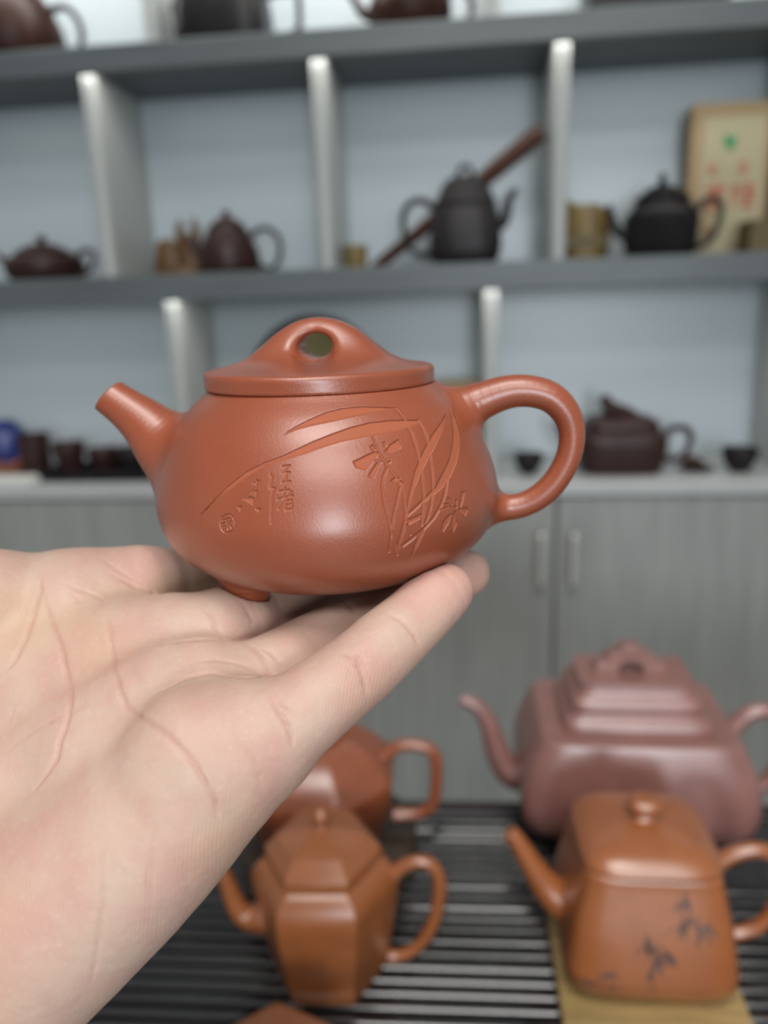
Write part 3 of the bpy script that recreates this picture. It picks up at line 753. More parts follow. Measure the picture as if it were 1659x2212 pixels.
# worktop row, left bay: cups on a tray, white sheet
p = thing('cup_tray', 'dark shallow tray under the row of dark cups at the left of the worktop', 'tray', shelf_pt(-0.607, 0.075, Z3), SHELF_YAW)
box('base', (0.250, 0.10, 0.006), (0, 0, 0.003), M['black_clay'], p, 0.001)
for sx in (-1, 1):
    box('rim', (0.005, 0.10, 0.012), (sx * 0.1225, 0, 0.012), M['black_clay'], p, 0.001)
for sy in (-1, 1):
    box('rim', (0.240, 0.005, 0.012), (0, sy * 0.0475, 0.012), M['black_clay'], p, 0.001)
for i, (x, h, r) in enumerate(((-0.694, 52, 28), (-0.636, 40, 27), (-0.580, 42, 27), (-0.524, 38, 26))):
    lab = ['tallest dark cup at the left end of the dark tray', 'second dark cup from the left on the dark tray', 'third dark cup from the left on the dark tray', 'last dark cup at the right end of the dark tray'][i]
    tea_cup('tea_cup', lab, x, 0.070 + 0.006 * (i % 2), Z3 + 0.0063, r, h, M['dark_purple'] if i < 2 else M['dark_grey_clay'], 'dark cups on the tray', 0.7)
p = on_shelf('tumbler', 'tall dark red straight cup left of the dark tray', 'cup', -0.766, 0.085, Z3)
lofted('body', [(0, 23, 23), (2, 24.5, 24.5), (40, 26, 26), (56, 27, 27), (74, 28, 28), (74.4, 25.5, 25.5), (20, 22, 22)], M['dark_purple'], p, n=40)
p = on_shelf('bowl', 'orange-brown low bowl at the left edge of the worktop', 'bowl', -0.830, 0.100, Z3)
lofted('body', [(0, 20, 20), (2, 22, 22), (10, 32, 32), (22, 36, 36), (22.4, 33, 33), (10, 26, 26)], M['orange_clay_red'], p, n=40)
p = on_shelf('jar', 'blue glazed round jar at the left edge above the orange bowl', 'jar', -0.862, 0.155, Z3)
lofted('body', [(0, 26, 26), (2, 30, 30), (24, 40, 40), (52, 42, 42), (74, 32, 32), (80, 22, 22)], M['blue'], p, n=40, fine=2)
lofted('lid', [(79.6, 20, 20), (81, 24, 24), (86, 22, 22), (92, 8, 8)], M['blue'], p, n=40, fine=2)
p = box('paper_stack', (0.135, 0.055, 0.010), (0, 0, 0.005), M['white_paper'], None, 0.001)
p.location = shelf_pt(-0.795, 0.020, Z3); p.rotation_euler = (0, 0, SHELF_YAW)
tag(p, 'white paper packet lying at the front left of the worktop', 'paper')

# ------------------------------------------------------------------ shape data of the held teapot and the hand (millimetres, local frames)
HAND_LOC = (-0.04499, 0.15471, 1.06964)
HAND_AXES = [[0.999456, 0.032981, -0.0], [-0.008341, 0.252776, -0.967489], [-0.031908, 0.966963, 0.252914]]
FINGERS = {
    'little': [(8.41, -16.25, 6.0, 10.3), (21.45, -5.87, 8.0, 9.8), (30.0, 0.43, 6.0, 8.9), (38.22, 6.0, 2.0, 8.3), (43.75, 10.51, -1.0, 8.1), (49.51, 14.95, -5.0, 7.6), (55.53, 19.94, -9.0, 7.2), (58.05, 21.56, -11.0, 6.5)],
    'ring': [(0.66, -4.51, -10.0, 10.2), (16.97, 2.48, -9.0, 9.2), (23.93, 5.73, -14.0, 8.8), (31.31, 8.75, -19.0, 8.7), (40.22, 11.67, -27.0, 8.3), (48.66, 14.44, -35.0, 8.0), (60.41, 20.62, -44.0, 7.4), (66.85, 22.99, -48.0, 6.6)],
    'middle': [(-16.31, 3.82, -23.0, 13.0), (3.96, 12.11, -20.0, 9.6), (10.58, 12.95, -28.0, 9.0), (18.36, 13.82, -37.0, 8.9), (25.75, 15.38, -45.0, 8.4), (34.42, 17.13, -53.0, 8.1), (45.17, 19.13, -65.0, 7.3), (52.46, 20.24, -72.0, 6.4)],
    'index': [(-39.26, 13.96, -34.0, 13.2), (-23.17, 19.88, -41.0, 10.4), (-17.56, 20.38, -48.0, 9.4), (-10.58, 21.07, -57.0, 9.0), (-2.84, 22.01, -66.0, 8.5), (5.49, 23.3, -76.0, 8.1), (17.52, 25.57, -88.0, 7.2), (24.67, 26.71, -96.0, 6.3)],
}
PALM = {
    'little_ray': [(17.41, -8.3, 7.0, 9.6), (7.65, -16.88, 7.0, 11.5), (-6.67, -33.98, 8.0, 13.0), (-30.45, -56.65, 9.0, 15.0)],
    'ring_ray': [(0.9, -3.19, -9.0, 11.5), (-16.28, -26.45, 0.0, 13.5), (-39.2, -55.26, 3.0, 16.0)],
    'middle_ray': [(-16.62, 3.63, -24.0, 12.5), (-35.96, -21.75, -10.0, 14.0), (-59.34, -48.84, -4.0, 17.0)],
    'index_ray': [(-38.45, 13.01, -32.0, 13.5), (-58.51, -14.38, -22.0, 15.0), (-84.26, -43.84, -16.0, 18.0)],
    'hypothenar': [(15.28, -8.99, 6.0, 9.8), (1.57, -18.96, 8.0, 13.0), (-11.32, -29.62, 8.0, 15.0), (-28.52, -42.68, 9.0, 16.6), (-47.79, -54.72, 9.0, 17.2)],
    'little_pad': [(13.69, -6.84, 8.0, 9.8), (4.24, -8.67, 9.0, 12.0)],
    'ring_pad': [(2.09, 2.06, -8.5, 9.4), (-8.3, -2.62, -7.5, 11.5), (-21.92, -12.24, -7.0, 12.5)],
    'middle_pad': [(-8.53, 9.52, -22.0, 9.8), (-22.89, 5.38, -22.0, 11.5), (-38.98, -1.74, -22.0, 12.5)],
    'index_edge': [(-23.17, 19.88, -41.0, 10.4), (-38.4, 18.3, -38.0, 11.7), (-52.09, 15.94, -38.0, 12.8), (-74.23, 12.93, -42.0, 15.0)],
    'thenar': [(-57.47, 16.03, -29.0, 13.2), (-67.7, 7.11, -24.0, 19.0), (-79.8, -12.68, -16.0, 26.0)],
    'thumb': [(-57.47, 16.03, -29.0, 13.2), (-81.37, 16.52, -33.0, 14.5), (-109.35, 24.65, -38.0, 12.0), (-127.52, 29.43, -42.0, 9.5)],
    'wrist': [(-47.79, -54.72, 9.0, 17.2), (-55.79, -54.82, 2.0, 20.0), (-84.26, -43.84, -16.0, 19.0)],
    'forearm': [(-54.78, -64.88, 2.0, 20.0), (-79.68, -107.44, 5.0, 26.0), (-121.91, -160.42, 10.0, 32.0)],
}
CARVED_AREAS = [
    [(-1.55, 23.23), (1.1, 24.71), (3.73, 25.89), (7.06, 27.17), (10.46, 27.78), (14.27, 27.9), (18.12, 27.55), (21.59, 27.05), (20.08, 26.89), (16.32, 26.65), (12.58, 26.14), (8.82, 25.57), (5.01, 25.01), (1.93, 24.42)],
    [(-21.04, 5.82), (-17.26, 9.37), (-13.58, 12.69), (-9.28, 15.87), (-5.14, 17.81), (-1.54, 18.99), (1.56, 20.32), (5.34, 21.83), (9.07, 23.08), (12.78, 24.11), (16.5, 24.72), (20.26, 24.78), (24.07, 24.51), (26.58, 24.1), (26.43, 23.5), (22.29, 22.78), (18.54, 22.45), (14.82, 22.05), (11.08, 21.58), (7.35, 20.7), (3.57, 19.58), (0.08, 18.74), (-4.3, 17.46), (-8.8, 14.98), (-13.09, 11.99), (-16.76, 9.24)],
    [(24.28, 5.51), (25.04, 9.92), (26.13, 14.19), (27.77, 17.94), (29.63, 20.88), (31.52, 23.0), (32.45, 24.46), (31.76, 21.54), (30.08, 18.27), (28.57, 15.98), (27.46, 13.97), (25.97, 10.9), (25.15, 7.65), (24.69, 5.05), (24.05, 2.37), (22.99, -1.06), (22.29, -3.38), (22.43, -0.74), (23.38, 2.5)],
    [(32.98, 25.9), (34.55, 22.99), (35.43, 20.32), (35.54, 17.41), (34.87, 14.29), (33.68, 11.98), (32.11, 10.09), (29.79, 8.7), (27.88, 7.55), (24.66, 5.26), (24.85, 5.99), (28.26, 8.62), (30.55, 10.43), (32.1, 13.09), (33.26, 15.05), (34.03, 17.8), (34.2, 20.65), (33.71, 23.55)],
    [(28.42, 2.74), (27.8, 0.77), (26.65, -1.64), (25.15, -4.24), (25.93, -1.48), (26.81, 0.99)],
    [(24.57, 4.6), (27.49, 5.33), (27.18, 4.4), (24.83, 3.58)],
    [(13.61, 17.52), (14.64, 17.87), (16.29, 18.57), (17.95, 19.14), (18.71, 18.71), (18.0, 17.88), (16.38, 15.76), (14.31, 16.39)],
    [(18.58, 17.11), (19.03, 16.81), (17.79, 14.05), (16.78, 14.39), (17.32, 15.43)],
    [(20.01, 18.86), (20.91, 20.1), (22.75, 21.04), (23.21, 19.66), (23.0, 19.26), (20.96, 18.77)],
    [(16.9, 20.23), (17.45, 20.5), (18.09, 19.48), (17.73, 19.27)],
    [(19.5, 20.78), (19.98, 20.87), (20.28, 19.91), (19.79, 19.96)],
    [(21.19, 12.95), (22.19, 13.71), (23.21, 13.21), (22.39, 12.81)],
    [(23.06, 13.05), (23.78, 12.33), (23.72, 11.16), (22.96, 12.08)],
    [(35.48, 4.94), (36.1, 7.97), (36.75, 7.7), (36.42, 5.84), (35.89, 4.33)],
    [(35.28, 4.52), (37.11, 4.28), (37.4, 3.47), (36.9, 2.38), (35.68, 3.58)],
    [(34.68, 4.38), (35.06, 1.3), (34.23, -0.55), (33.81, 1.28), (34.15, 3.31)],
    [(33.88, 3.88), (33.26, 1.9), (32.05, 0.2), (31.67, 0.97), (32.01, 2.47), (32.88, 3.46)],
    [(-9.5, 10.43), (-8.22, 10.98), (-7.04, 10.65), (-7.44, 9.41)],
    [(-11.23, 8.69), (-10.14, 9.08), (-10.35, 7.99)],
    [(-6.94, 8.61), (-5.68, 8.77), (-6.09, 8.01)],
]
CARVED_LINES = [
    (0.38, [(21.59, 27.05), (22.61, 26.25), (23.46, 25.1), (23.89, 24.46)]),
    (0.63, [(26.58, 24.1), (27.62, 22.62), (28.47, 20.71), (28.82, 19.22)]),
    (0.55, [(29.12, 17.71), (29.76, 13.56), (29.98, 9.79), (29.6, 6.83), (29.01, 4.61), (28.42, 3.34)]),
    (0.55, [(24.31, 23.78), (25.15, 22.26), (26.2, 19.62), (27.04, 16.6), (27.66, 13.21), (28.07, 9.41), (27.87, 5.64), (27.58, 2.91)]),
    (0.63, [(32.89, 11.04), (32.51, 8.48), (31.72, 6.35), (30.16, 3.96), (27.83, 1.83), (25.5, 0.19), (23.55, -1.05)]),
    (0.38, [(17.36, 22.2), (18.29, 20.18), (19.1, 18.32), (20.45, 16.56), (21.42, 15.0), (22.38, 13.8), (23.15, 12.05), (23.91, 10.09), (24.1, 8.19)]),
    (0.46, [(20.48, 15.65), (19.77, 13.92), (19.6, 12.11), (20.0, 9.13), (20.74, 6.02), (21.43, 2.81), (22.06, -0.67), (22.31, -3.0)]),
    (0.42, [(23.15, 11.31), (22.6, 8.78), (21.85, 5.87), (21.43, 2.81), (20.67, -1.99)]),
    (0.42, [(24.1, 8.57), (24.33, 6.65), (24.09, 5.15)]),
    (0.29, [(24.63, 3.48), (25.23, 1.24)]),
    (0.34, [(31.53, 5.42), (33.29, 5.57), (35.08, 4.86)]),
    (0.34, [(32.31, 6.41), (33.09, 6.01)]),
    (0.34, [(33.1, 7.37), (33.49, 6.85), (33.88, 5.73)]),
    (0.34, [(34.88, 6.5), (35.08, 4.86)]),
    (0.34, [(18.08, 17.52), (19.21, 16.97)]),
    (0.34, [(21.09, 16.85), (20.2, 16.33)]),
    (0.34, [(-1.11, 17.09), (0.44, 17.23)]),
    (0.34, [(0.0, 17.09), (-0.74, 15.9)]),
    (0.34, [(-0.97, 15.83), (0.5, 15.9)]),
    (0.34, [(-0.13, 15.87), (-0.27, 14.17)]),
    (0.38, [(-0.98, 13.99), (0.6, 14.14)]),
    (0.34, [(-1.66, 12.21), (0.41, 12.47)]),
    (0.34, [(-0.44, 12.86), (-0.79, 10.75)]),
    (0.34, [(-1.9, 10.64), (1.21, 11.37)]),
    (0.34, [(1.01, 12.14), (-0.12, 10.68), (-1.69, 8.64)]),
    (0.34, [(-0.43, 10.17), (0.99, 10.46), (1.08, 8.62), (-0.19, 8.54), (-0.43, 10.17)]),
    (0.29, [(-0.22, 9.47), (0.95, 9.61)]),
    (0.34, [(-3.58, 15.49), (-3.29, 14.59), (-3.7, 13.13), (-2.82, 12.6), (-3.21, 11.31), (-3.31, 8.72)]),
    (0.25, [(-3.31, 8.72), (-3.41, 5.72)]),
    (0.34, [(-3.65, 12.8), (-2.64, 12.78)]),
    (0.34, [(-7.36, 13.69), (-6.13, 14.17)]),
    (0.34, [(-6.8, 14.22), (-6.8, 12.98), (-8.4, 11.52), (-9.5, 10.36)]),
    (0.34, [(-8.24, 11.52), (-6.68, 12.14), (-6.91, 10.76), (-8.55, 10.18)]),
    (0.29, [(-11.72, 5.21), (-11.8, 4.7), (-12.01, 4.21), (-12.31, 3.77), (-12.71, 3.42), (-13.15, 3.18), (-13.64, 3.06), (-14.12, 3.08), (-14.55, 3.23), (-14.9, 3.52), (-15.18, 3.9), (-15.35, 4.36), (-15.38, 4.87), (-15.3, 5.38), (-15.09, 5.88), (-14.8, 6.31), (-14.4, 6.66), (-13.95, 6.89), (-13.48, 6.99), (-13.01, 6.97), (-12.58, 6.81), (-12.21, 6.54), (-11.93, 6.16), (-11.77, 5.7), (-11.72, 5.21)]),
    (0.25, [(-14.7, 5.65), (-12.49, 6.47)]),
    (0.25, [(-15.01, 4.83), (-13.6, 5.44)]),
    (0.25, [(-14.29, 3.63), (-12.68, 5.83)]),
    (0.25, [(-13.86, 5.69), (-13.49, 3.87), (-13.08, 4.79), (-12.56, 4.21)]),
    (0.25, [(-14.76, 4.23), (-13.73, 4.56)]),
]
CREASES = [
    (0.55, 0.50, [(8.2, 10.5, -7.9), (10.1, 10.0, -12.1), (12.4, 10.9, -15.1)]),
    (0.42, 0.29, [(-40.7, 24.9, -23.7), (-33.3, 21.2, -21.9), (-27.3, 18.9, -22.1), (-21.2, 14.2, -12.9), (-19.2, 8.6, -8.7)]),
    (0.42, 0.29, [(-40.7, -13.5, -0.1), (-35.2, -9.5, 0.1), (-28.6, -5.6, 1.9), (-24.5, -3.5, 2.3)]),
    (0.42, 0.23, [(-18.7, -0.6, 2.5), (-23.4, -3.4, 2.7), (-27.7, -6.3, 2.9)]),
    (0.56, 0.52, [(-26.0, 24.0, -27.9), (-20.5, 21.1, -28.7), (-15.7, 19.0, -29.9), (-8.0, 19.0, -16.7)]),
    (0.42, 0.25, [(0.5, -17.6, 23.2), (-0.3, -22.9, 23.6), (-1.1, -29.7, 23.6), (-0.6, -37.7, 21.2)]),
    (0.42, 0.29, [(-10.1, -23.0, 23.4), (-9.3, -30.8, 24.8), (-10.2, -41.6, 24.2), (-12.8, -51.5, 21.8)]),
    (0.42, 0.23, [(5.2, -27.0, 22.0), (6.0, -31.4, 20.0)]),
    (0.42, 0.23, [(-43.4, 25.4, -24.7), (-39.4, 18.7, -19.5), (-37.0, 12.7, -15.7)]),
    (0.42, 0.23, [(12.0, -14.4, 21.6), (11.2, -11.3, 21.8), (9.8, -8.4, 21.6)]),
    (0.42, 0.23, [(-42.0, -9.9, -4.7), (-40.7, -4.5, -7.3), (-38.5, -0.1, -8.1)]),
    (0.42, 0.21, [(-51.0, 25.7, -20.7), (-47.9, 24.0, -21.1), (-46.2, 22.4, -21.1)]),
    (0.56, 0.75, [(-42.7, 24.8, -23.9), (-41.0, 21.3, -20.9), (-41.3, 15.7, -18.3), (-41.6, 9.8, -14.1), (-42.7, 5.4, -11.1), (-45.6, 1.3, -10.1)]),
    (0.56, 0.75, [(-41.0, 21.3, -20.9), (-37.4, 15.1, -17.7), (-32.2, 8.9, -11.3), (-29.1, 3.3, -7.5), (-25.6, -0.7, -1.1), (-24.4, -4.3, 2.9), (-25.0, -8.2, 5.1), (-25.5, -12.2, 6.9), (-28.0, -16.3, 7.7), (-30.5, -19.2, 8.5)]),
    (0.55, 0.59, [(-26.5, 18.4, -20.9), (-21.1, 13.0, -11.9), (-18.5, 7.4, -7.5), (-14.4, 3.1, 1.3), (-12.0, -0.0, 4.5), (-9.2, -1.9, 7.3), (-2.5, -1.8, 16.8), (2.6, -3.8, 20.4), (7.1, -7.9, 22.0), (10.0, -12.5, 22.0), (11.6, -17.5, 21.2), (11.5, -21.3, 20.4)]),
    (0.42, 0.30, [(-24.3, -3.0, 1.9), (-21.7, -1.6, 1.9), (-19.6, 0.0, 1.5)]),
    (0.42, 0.24, [(-40.3, -14.1, 0.7), (-36.7, -11.0, 0.1), (-31.5, -7.4, 1.3), (-26.3, -5.0, 2.7)]),
    (0.42, 0.34, [(14.7, -4.0, 19.6), (17.7, -7.4, 20.0), (19.4, -11.8, 19.2), (19.6, -15.8, 17.8)]),
    (0.50, 0.62, [(20.2, 3.8, 12.9), (22.1, 1.5, 15.8), (24.1, -1.2, 17.0), (25.3, -4.1, 17.4), (26.0, -8.4, 16.8)]),
    (0.50, 0.62, [(20.6, 3.2, 13.9), (23.6, 0.9, 16.0), (26.7, -1.3, 16.6)]),
    (0.50, 0.62, [(30.5, 9.7, -8.5), (35.9, 10.5, 8.9), (38.8, 7.6, 10.3), (39.8, 3.9, 10.5), (40.1, 0.9, 9.7)]),
    (0.50, 0.62, [(33.1, 12.3, 4.3), (38.4, 9.4, 9.7), (40.8, 5.6, 9.9)]),
    (0.50, 0.62, [(43.8, 18.1, 2.3), (47.3, 16.6, 3.7), (50.2, 13.4, 3.9), (51.6, 9.9, 2.5)]),
    (0.50, 0.62, [(10.9, 10.2, -7.7), (15.2, 8.7, -2.5), (17.8, 6.4, -0.7), (18.6, 4.6, 0.3)]),
    (0.50, 0.62, [(13.3, 10.2, -5.7), (18.6, 8.4, -2.3), (21.0, 6.0, -1.7)]),
    (0.50, 0.62, [(32.9, 18.3, -21.7), (35.8, 16.6, -16.7), (36.9, 14.7, -15.1)]),
    (0.50, 0.62, [(0.3, 17.5, -12.9), (4.0, 13.9, -10.5), (6.4, 11.2, -8.7)]),
    (0.50, 0.62, [(9.1, 18.6, -15.3), (11.6, 15.4, -14.9), (12.0, 12.3, -14.5)]),
    (0.47, 0.34, [(-7.0, 10.0, -4.9), (-2.1, 10.8, -4.5), (3.3, 11.2, -4.7), (8.1, 10.4, -7.5)]),
    (0.56, 0.59, [(22.0, 5.4, -1.9), (19.2, 4.6, -0.1), (16.8, 5.3, 7.1), (12.9, 5.3, 6.9), (7.7, 5.2, 3.1), (2.8, 4.8, 4.5), (-1.7, 3.1, 6.9), (-6.1, 0.6, 7.1)]),
    (0.47, 0.34, [(17.2, 4.5, 1.7), (12.2, 6.4, -0.7), (6.9, 7.4, -0.3), (1.5, 6.8, 1.7)]),
    (0.42, 0.30, [(-0.8, -22.2, 23.6), (-0.2, -25.7, 23.6), (-0.6, -30.3, 23.4), (-0.4, -35.6, 22.0)]),
    (0.42, 0.24, [(-9.5, -28.6, 24.6), (-9.2, -35.9, 24.8), (-9.3, -42.8, 23.6)]),
    (0.42, 0.20, [(-33.5, 30.0, -33.5), (-27.4, 26.7, -29.7), (-22.6, 23.6, -29.3), (-16.9, 20.7, -30.9)]),
    (0.42, 0.20, [(-41.5, 25.5, -24.5), (-32.4, 19.1, -20.7), (-25.6, 16.0, -16.3), (-17.0, 8.7, -8.3)]),
    (0.42, 0.15, [(4.9, -26.3, 22.2), (5.6, -31.2, 20.4), (5.6, -36.1, 17.6)]),
]
POT_PROFILE = [(28.6, 30.5), (29.8, 29.4), (34, 25.6), (38.3, 20), (42, 12), (44, 4), (43.5, -2), (41.3, -7), (37.5, -11), (33, -14), (28, -16), (20, -17.2)]

# ------------------------------------------------------------------ held teapot: one implicit form cut into its parts
POT_AX = np.array([-0.01528, 0.19927, 1.10173])
POT_YAW = R(-6.7)
POT_BASE_Z = -20.6
POT_CX = 1.0
_prof = spline(POT_PROFILE, 160)[::-1]                       # bottom to top
FOOT_ANG = (R(-132), R(-12), R(108))
SPOUT = [(-33, 0, 7, 11.5), (-40.5, 0, 13.5, 9.3), (-46.3, 0, 20.0, 7.0), (-51.5, 0, 24.6, 5.6), (-57.2, 0, 28.9, 4.85), (-61, 0, 31.8, 4.7)]
HANDLE = [(34, 0, 22.0, 6.6), (40, 0, 25.0, 4.9), (46.7, 0, 27.3, 4.2), (52.3, 0, 27.6, 3.95), (57.8, 0, 26.0, 3.8), (61.6, 0, 22.2, 3.55), (63.3, 0, 17.2, 3.3), (62.8, 0, 11.3, 3.2), (60.2, 0, 5.6, 3.2), (56.3, 0, 1.2, 3.25), (51.5, 0, -1.5, 3.25), (45.5, 0, -2.5, 3.45), (40, 0, -2.5, 4.0)]
_spout = [tuple(r) for r in spline(SPOUT, 26)]
_handle = [tuple(r) for r in spline(HANDLE, 40)]
_tip = np.array([-57.0, 0, 28.6]); _tipn = np.array([-0.71, 0, 0.70])
_slope = np.gradient(_prof[:, 0], _prof[:, 1])

def d_body(P):
    r = np.hypot(P[:, 0] - POT_CX, P[:, 1])
    z = P[:, 2]
    zc = np.clip(z, _prof[0, 1], _prof[-1, 1])
    rr = np.interp(zc, _prof[:, 1], _prof[:, 0])
    sl = np.clip(np.interp(zc, _prof[:, 1], _slope), -3.2, 6.5)
    side = (r - rr) / np.sqrt(1 + sl * sl)
    d = smax(side, _prof[0, 1] - z, 1.5)
    return np.maximum(d, z - _prof[-1, 1])

def d_spout(P):
    d = chain(P, _spout)
    d = smax(d, (P - _tip) @ _tipn, 0.5)
    return smax(d, -(chain(P, [(-50.5, 0, 23.6, 2.7), (-70, 0, 39, 3.7)])), 0.6)

def d_handle(P):
    return chain(P, _handle)

def d_feet(P):
    d = np.full(len(P), 1e9)
    for a in FOOT_ANG:
        x, y = POT_CX + 26.5 * math.cos(a), 26.5 * math.sin(a)
        q = P - np.array([x, y, 0])
        c = np.array([math.cos(a), math.sin(a)])
        h = np.clip(-(P[:, 2] + 13), 0, 8) / 8
        rad = 7.6 - 3.0 * h
        q2 = np.hypot(q[:, 0], q[:, 1])
        d = np.minimum(d, smax(np.maximum((q2 - rad) * 0.93, -20.6 - P[:, 2]), P[:, 2] + 11, 0.5))
    return d

def pot_form(P):
    d = smin(d_body(P), d_spout(P), 6.5)
    d = smin(d, d_handle(P), 4.2)
    d = smin(d, d_feet(P), 2.0)
    # hollow: the open shaft of the mouth under the lid
    return smax(d, -np.maximum(np.hypot(P[:, 0] - POT_CX, P[:, 1]) - 24.0, 12.0 - P[:, 2]), 0.4)

def poly_sd(x, z, poly):
    p = np.array(poly); q = np.roll(p, -1, 0)
    d = np.full(len(x), 1e9); ins = np.zeros(len(x), bool)
    for (ax_, az), (bx_, bz) in zip(p, q):
        ex, ez = bx_ - ax_, bz - az
        t = np.clip(((x - ax_) * ex + (z - az) * ez) / max(1e-9, ex * ex + ez * ez), 0, 1)
        d = np.minimum(d, np.hypot(x - ax_ - ex * t, z - az - ez * t))
        c = (az > z) != (bz > z)
        if ez != 0:
            ins ^= c & (x < ax_ + (z - az) * ex / ez)
    return np.where(ins, -d, d)

def carve_mask(P, soft=0.26):
    """0..1, how far the knife went in; drawn on the pot's front elevation (x, z)"""
    m = np.zeros(len(P))
    I = np.where((P[:, 1] < -12) & (P[:, 2] > -15) & (P[:, 2] < 30))[0]
    x, z = P[I, 0], P[I, 2]
    mm = np.zeros(len(I))
    def put(pts, sdf, full):
        a = np.array(pts)
        s = np.where((x > a[:, 0].min() - 1.2) & (x < a[:, 0].max() + 1.2) & (z > a[:, 1].min() - 1.2) & (z < a[:, 1].max() + 1.2))[0]
        if len(s):
            t = np.clip(.5 - sdf(x[s], z[s]) / soft, 0, 1)
            mm[s] = np.maximum(mm[s], full * t * t * (3 - 2 * t))
    for poly in CARVED_AREAS:
        put(poly, lambda a, b: poly_sd(a, b, poly), 1.0)
    for w, ln in CARVED_LINES:
        def seg(a, b):
            d = np.full(len(a), 1e9)
            for (ax_, az), (bx_, bz) in zip(ln[:-1], ln[1:]):
                ex, ez = bx_ - ax_, bz - az
                t = np.clip(((a - ax_) * ex + (b - az) * ez) / max(1e-9, ex * ex + ez * ez), 0, 1)
                d = np.minimum(d, np.hypot(a - ax_ - ex * t, b - az - ez * t))
            return d - w / 2
        put(ln, seg, 0.85)
    m[I] = mm
    return m

LID_R, LID_Z0 = 29.0, 30.5
_hx = [-29, -23, -18, -14.5, -10.2, -5.3, 0, 5.3, 10.2, 14.5, 18.2, 22, 26, 29]
_hz = [34.6, 35.8, 37.6, 40.2, 43.5, 46.1, 47.0, 46.1, 43.7, 40.2, 37.4, 35.8, 35.0, 34.6]
def lid_top(x, y):
    r = np.hypot(x, y)
    base = 34.6 + 1.6 * np.clip(1 - (r / 29.0) ** 2, 0, 1)
    hx = np.interp(x, LX, LZ)
    w = 6.2 + 0.10 * np.abs(x)
    g = 1 / (1 + np.abs(y / w) ** 3.2)
    return base + np.maximum(0, hx - base) * g
_t = spline(np.stack([_hx, _hz], 1), 120); LX, LZ = _t[:, 0], _t[:, 1]

def lid_form(P):
    x, y, z = P[:, 0] - 0.2, P[:, 1], P[:, 2]
    h = lid_top(x, y)
    e = 0.2
    gx = (lid_top(x + e, y) - lid_top(x - e, y)) / (2 * e)
    gy = (lid_top(x, y + e) - lid_top(x, y - e)) / (2 * e)
    top = (z - h) / np.sqrt(1 + gx * gx + gy * gy)
    d = smax(top, np.hypot(x, y) - LID_R, 1.3)
    d = smax(d, LID_Z0 - z, 0.5)
    ell = (np.sqrt((x / 4.0) ** 2 + ((z - 40.2) / 3.0) ** 2) - 1) * 3.2
    fl = np.clip((np.abs(y) - 2.0) / 6.0, 0, 1)
    return smax(d, -(ell - 1.0 * fl * fl), 2.2)

pot = thing('teapot', 'red-brown clay teapot with bridge knob and carved orchid, held on the fingers of the hand', 'teapot',
            tuple(POT_AX + np.array([0, 0, POT_BASE_Z / 1000])), POT_YAW)

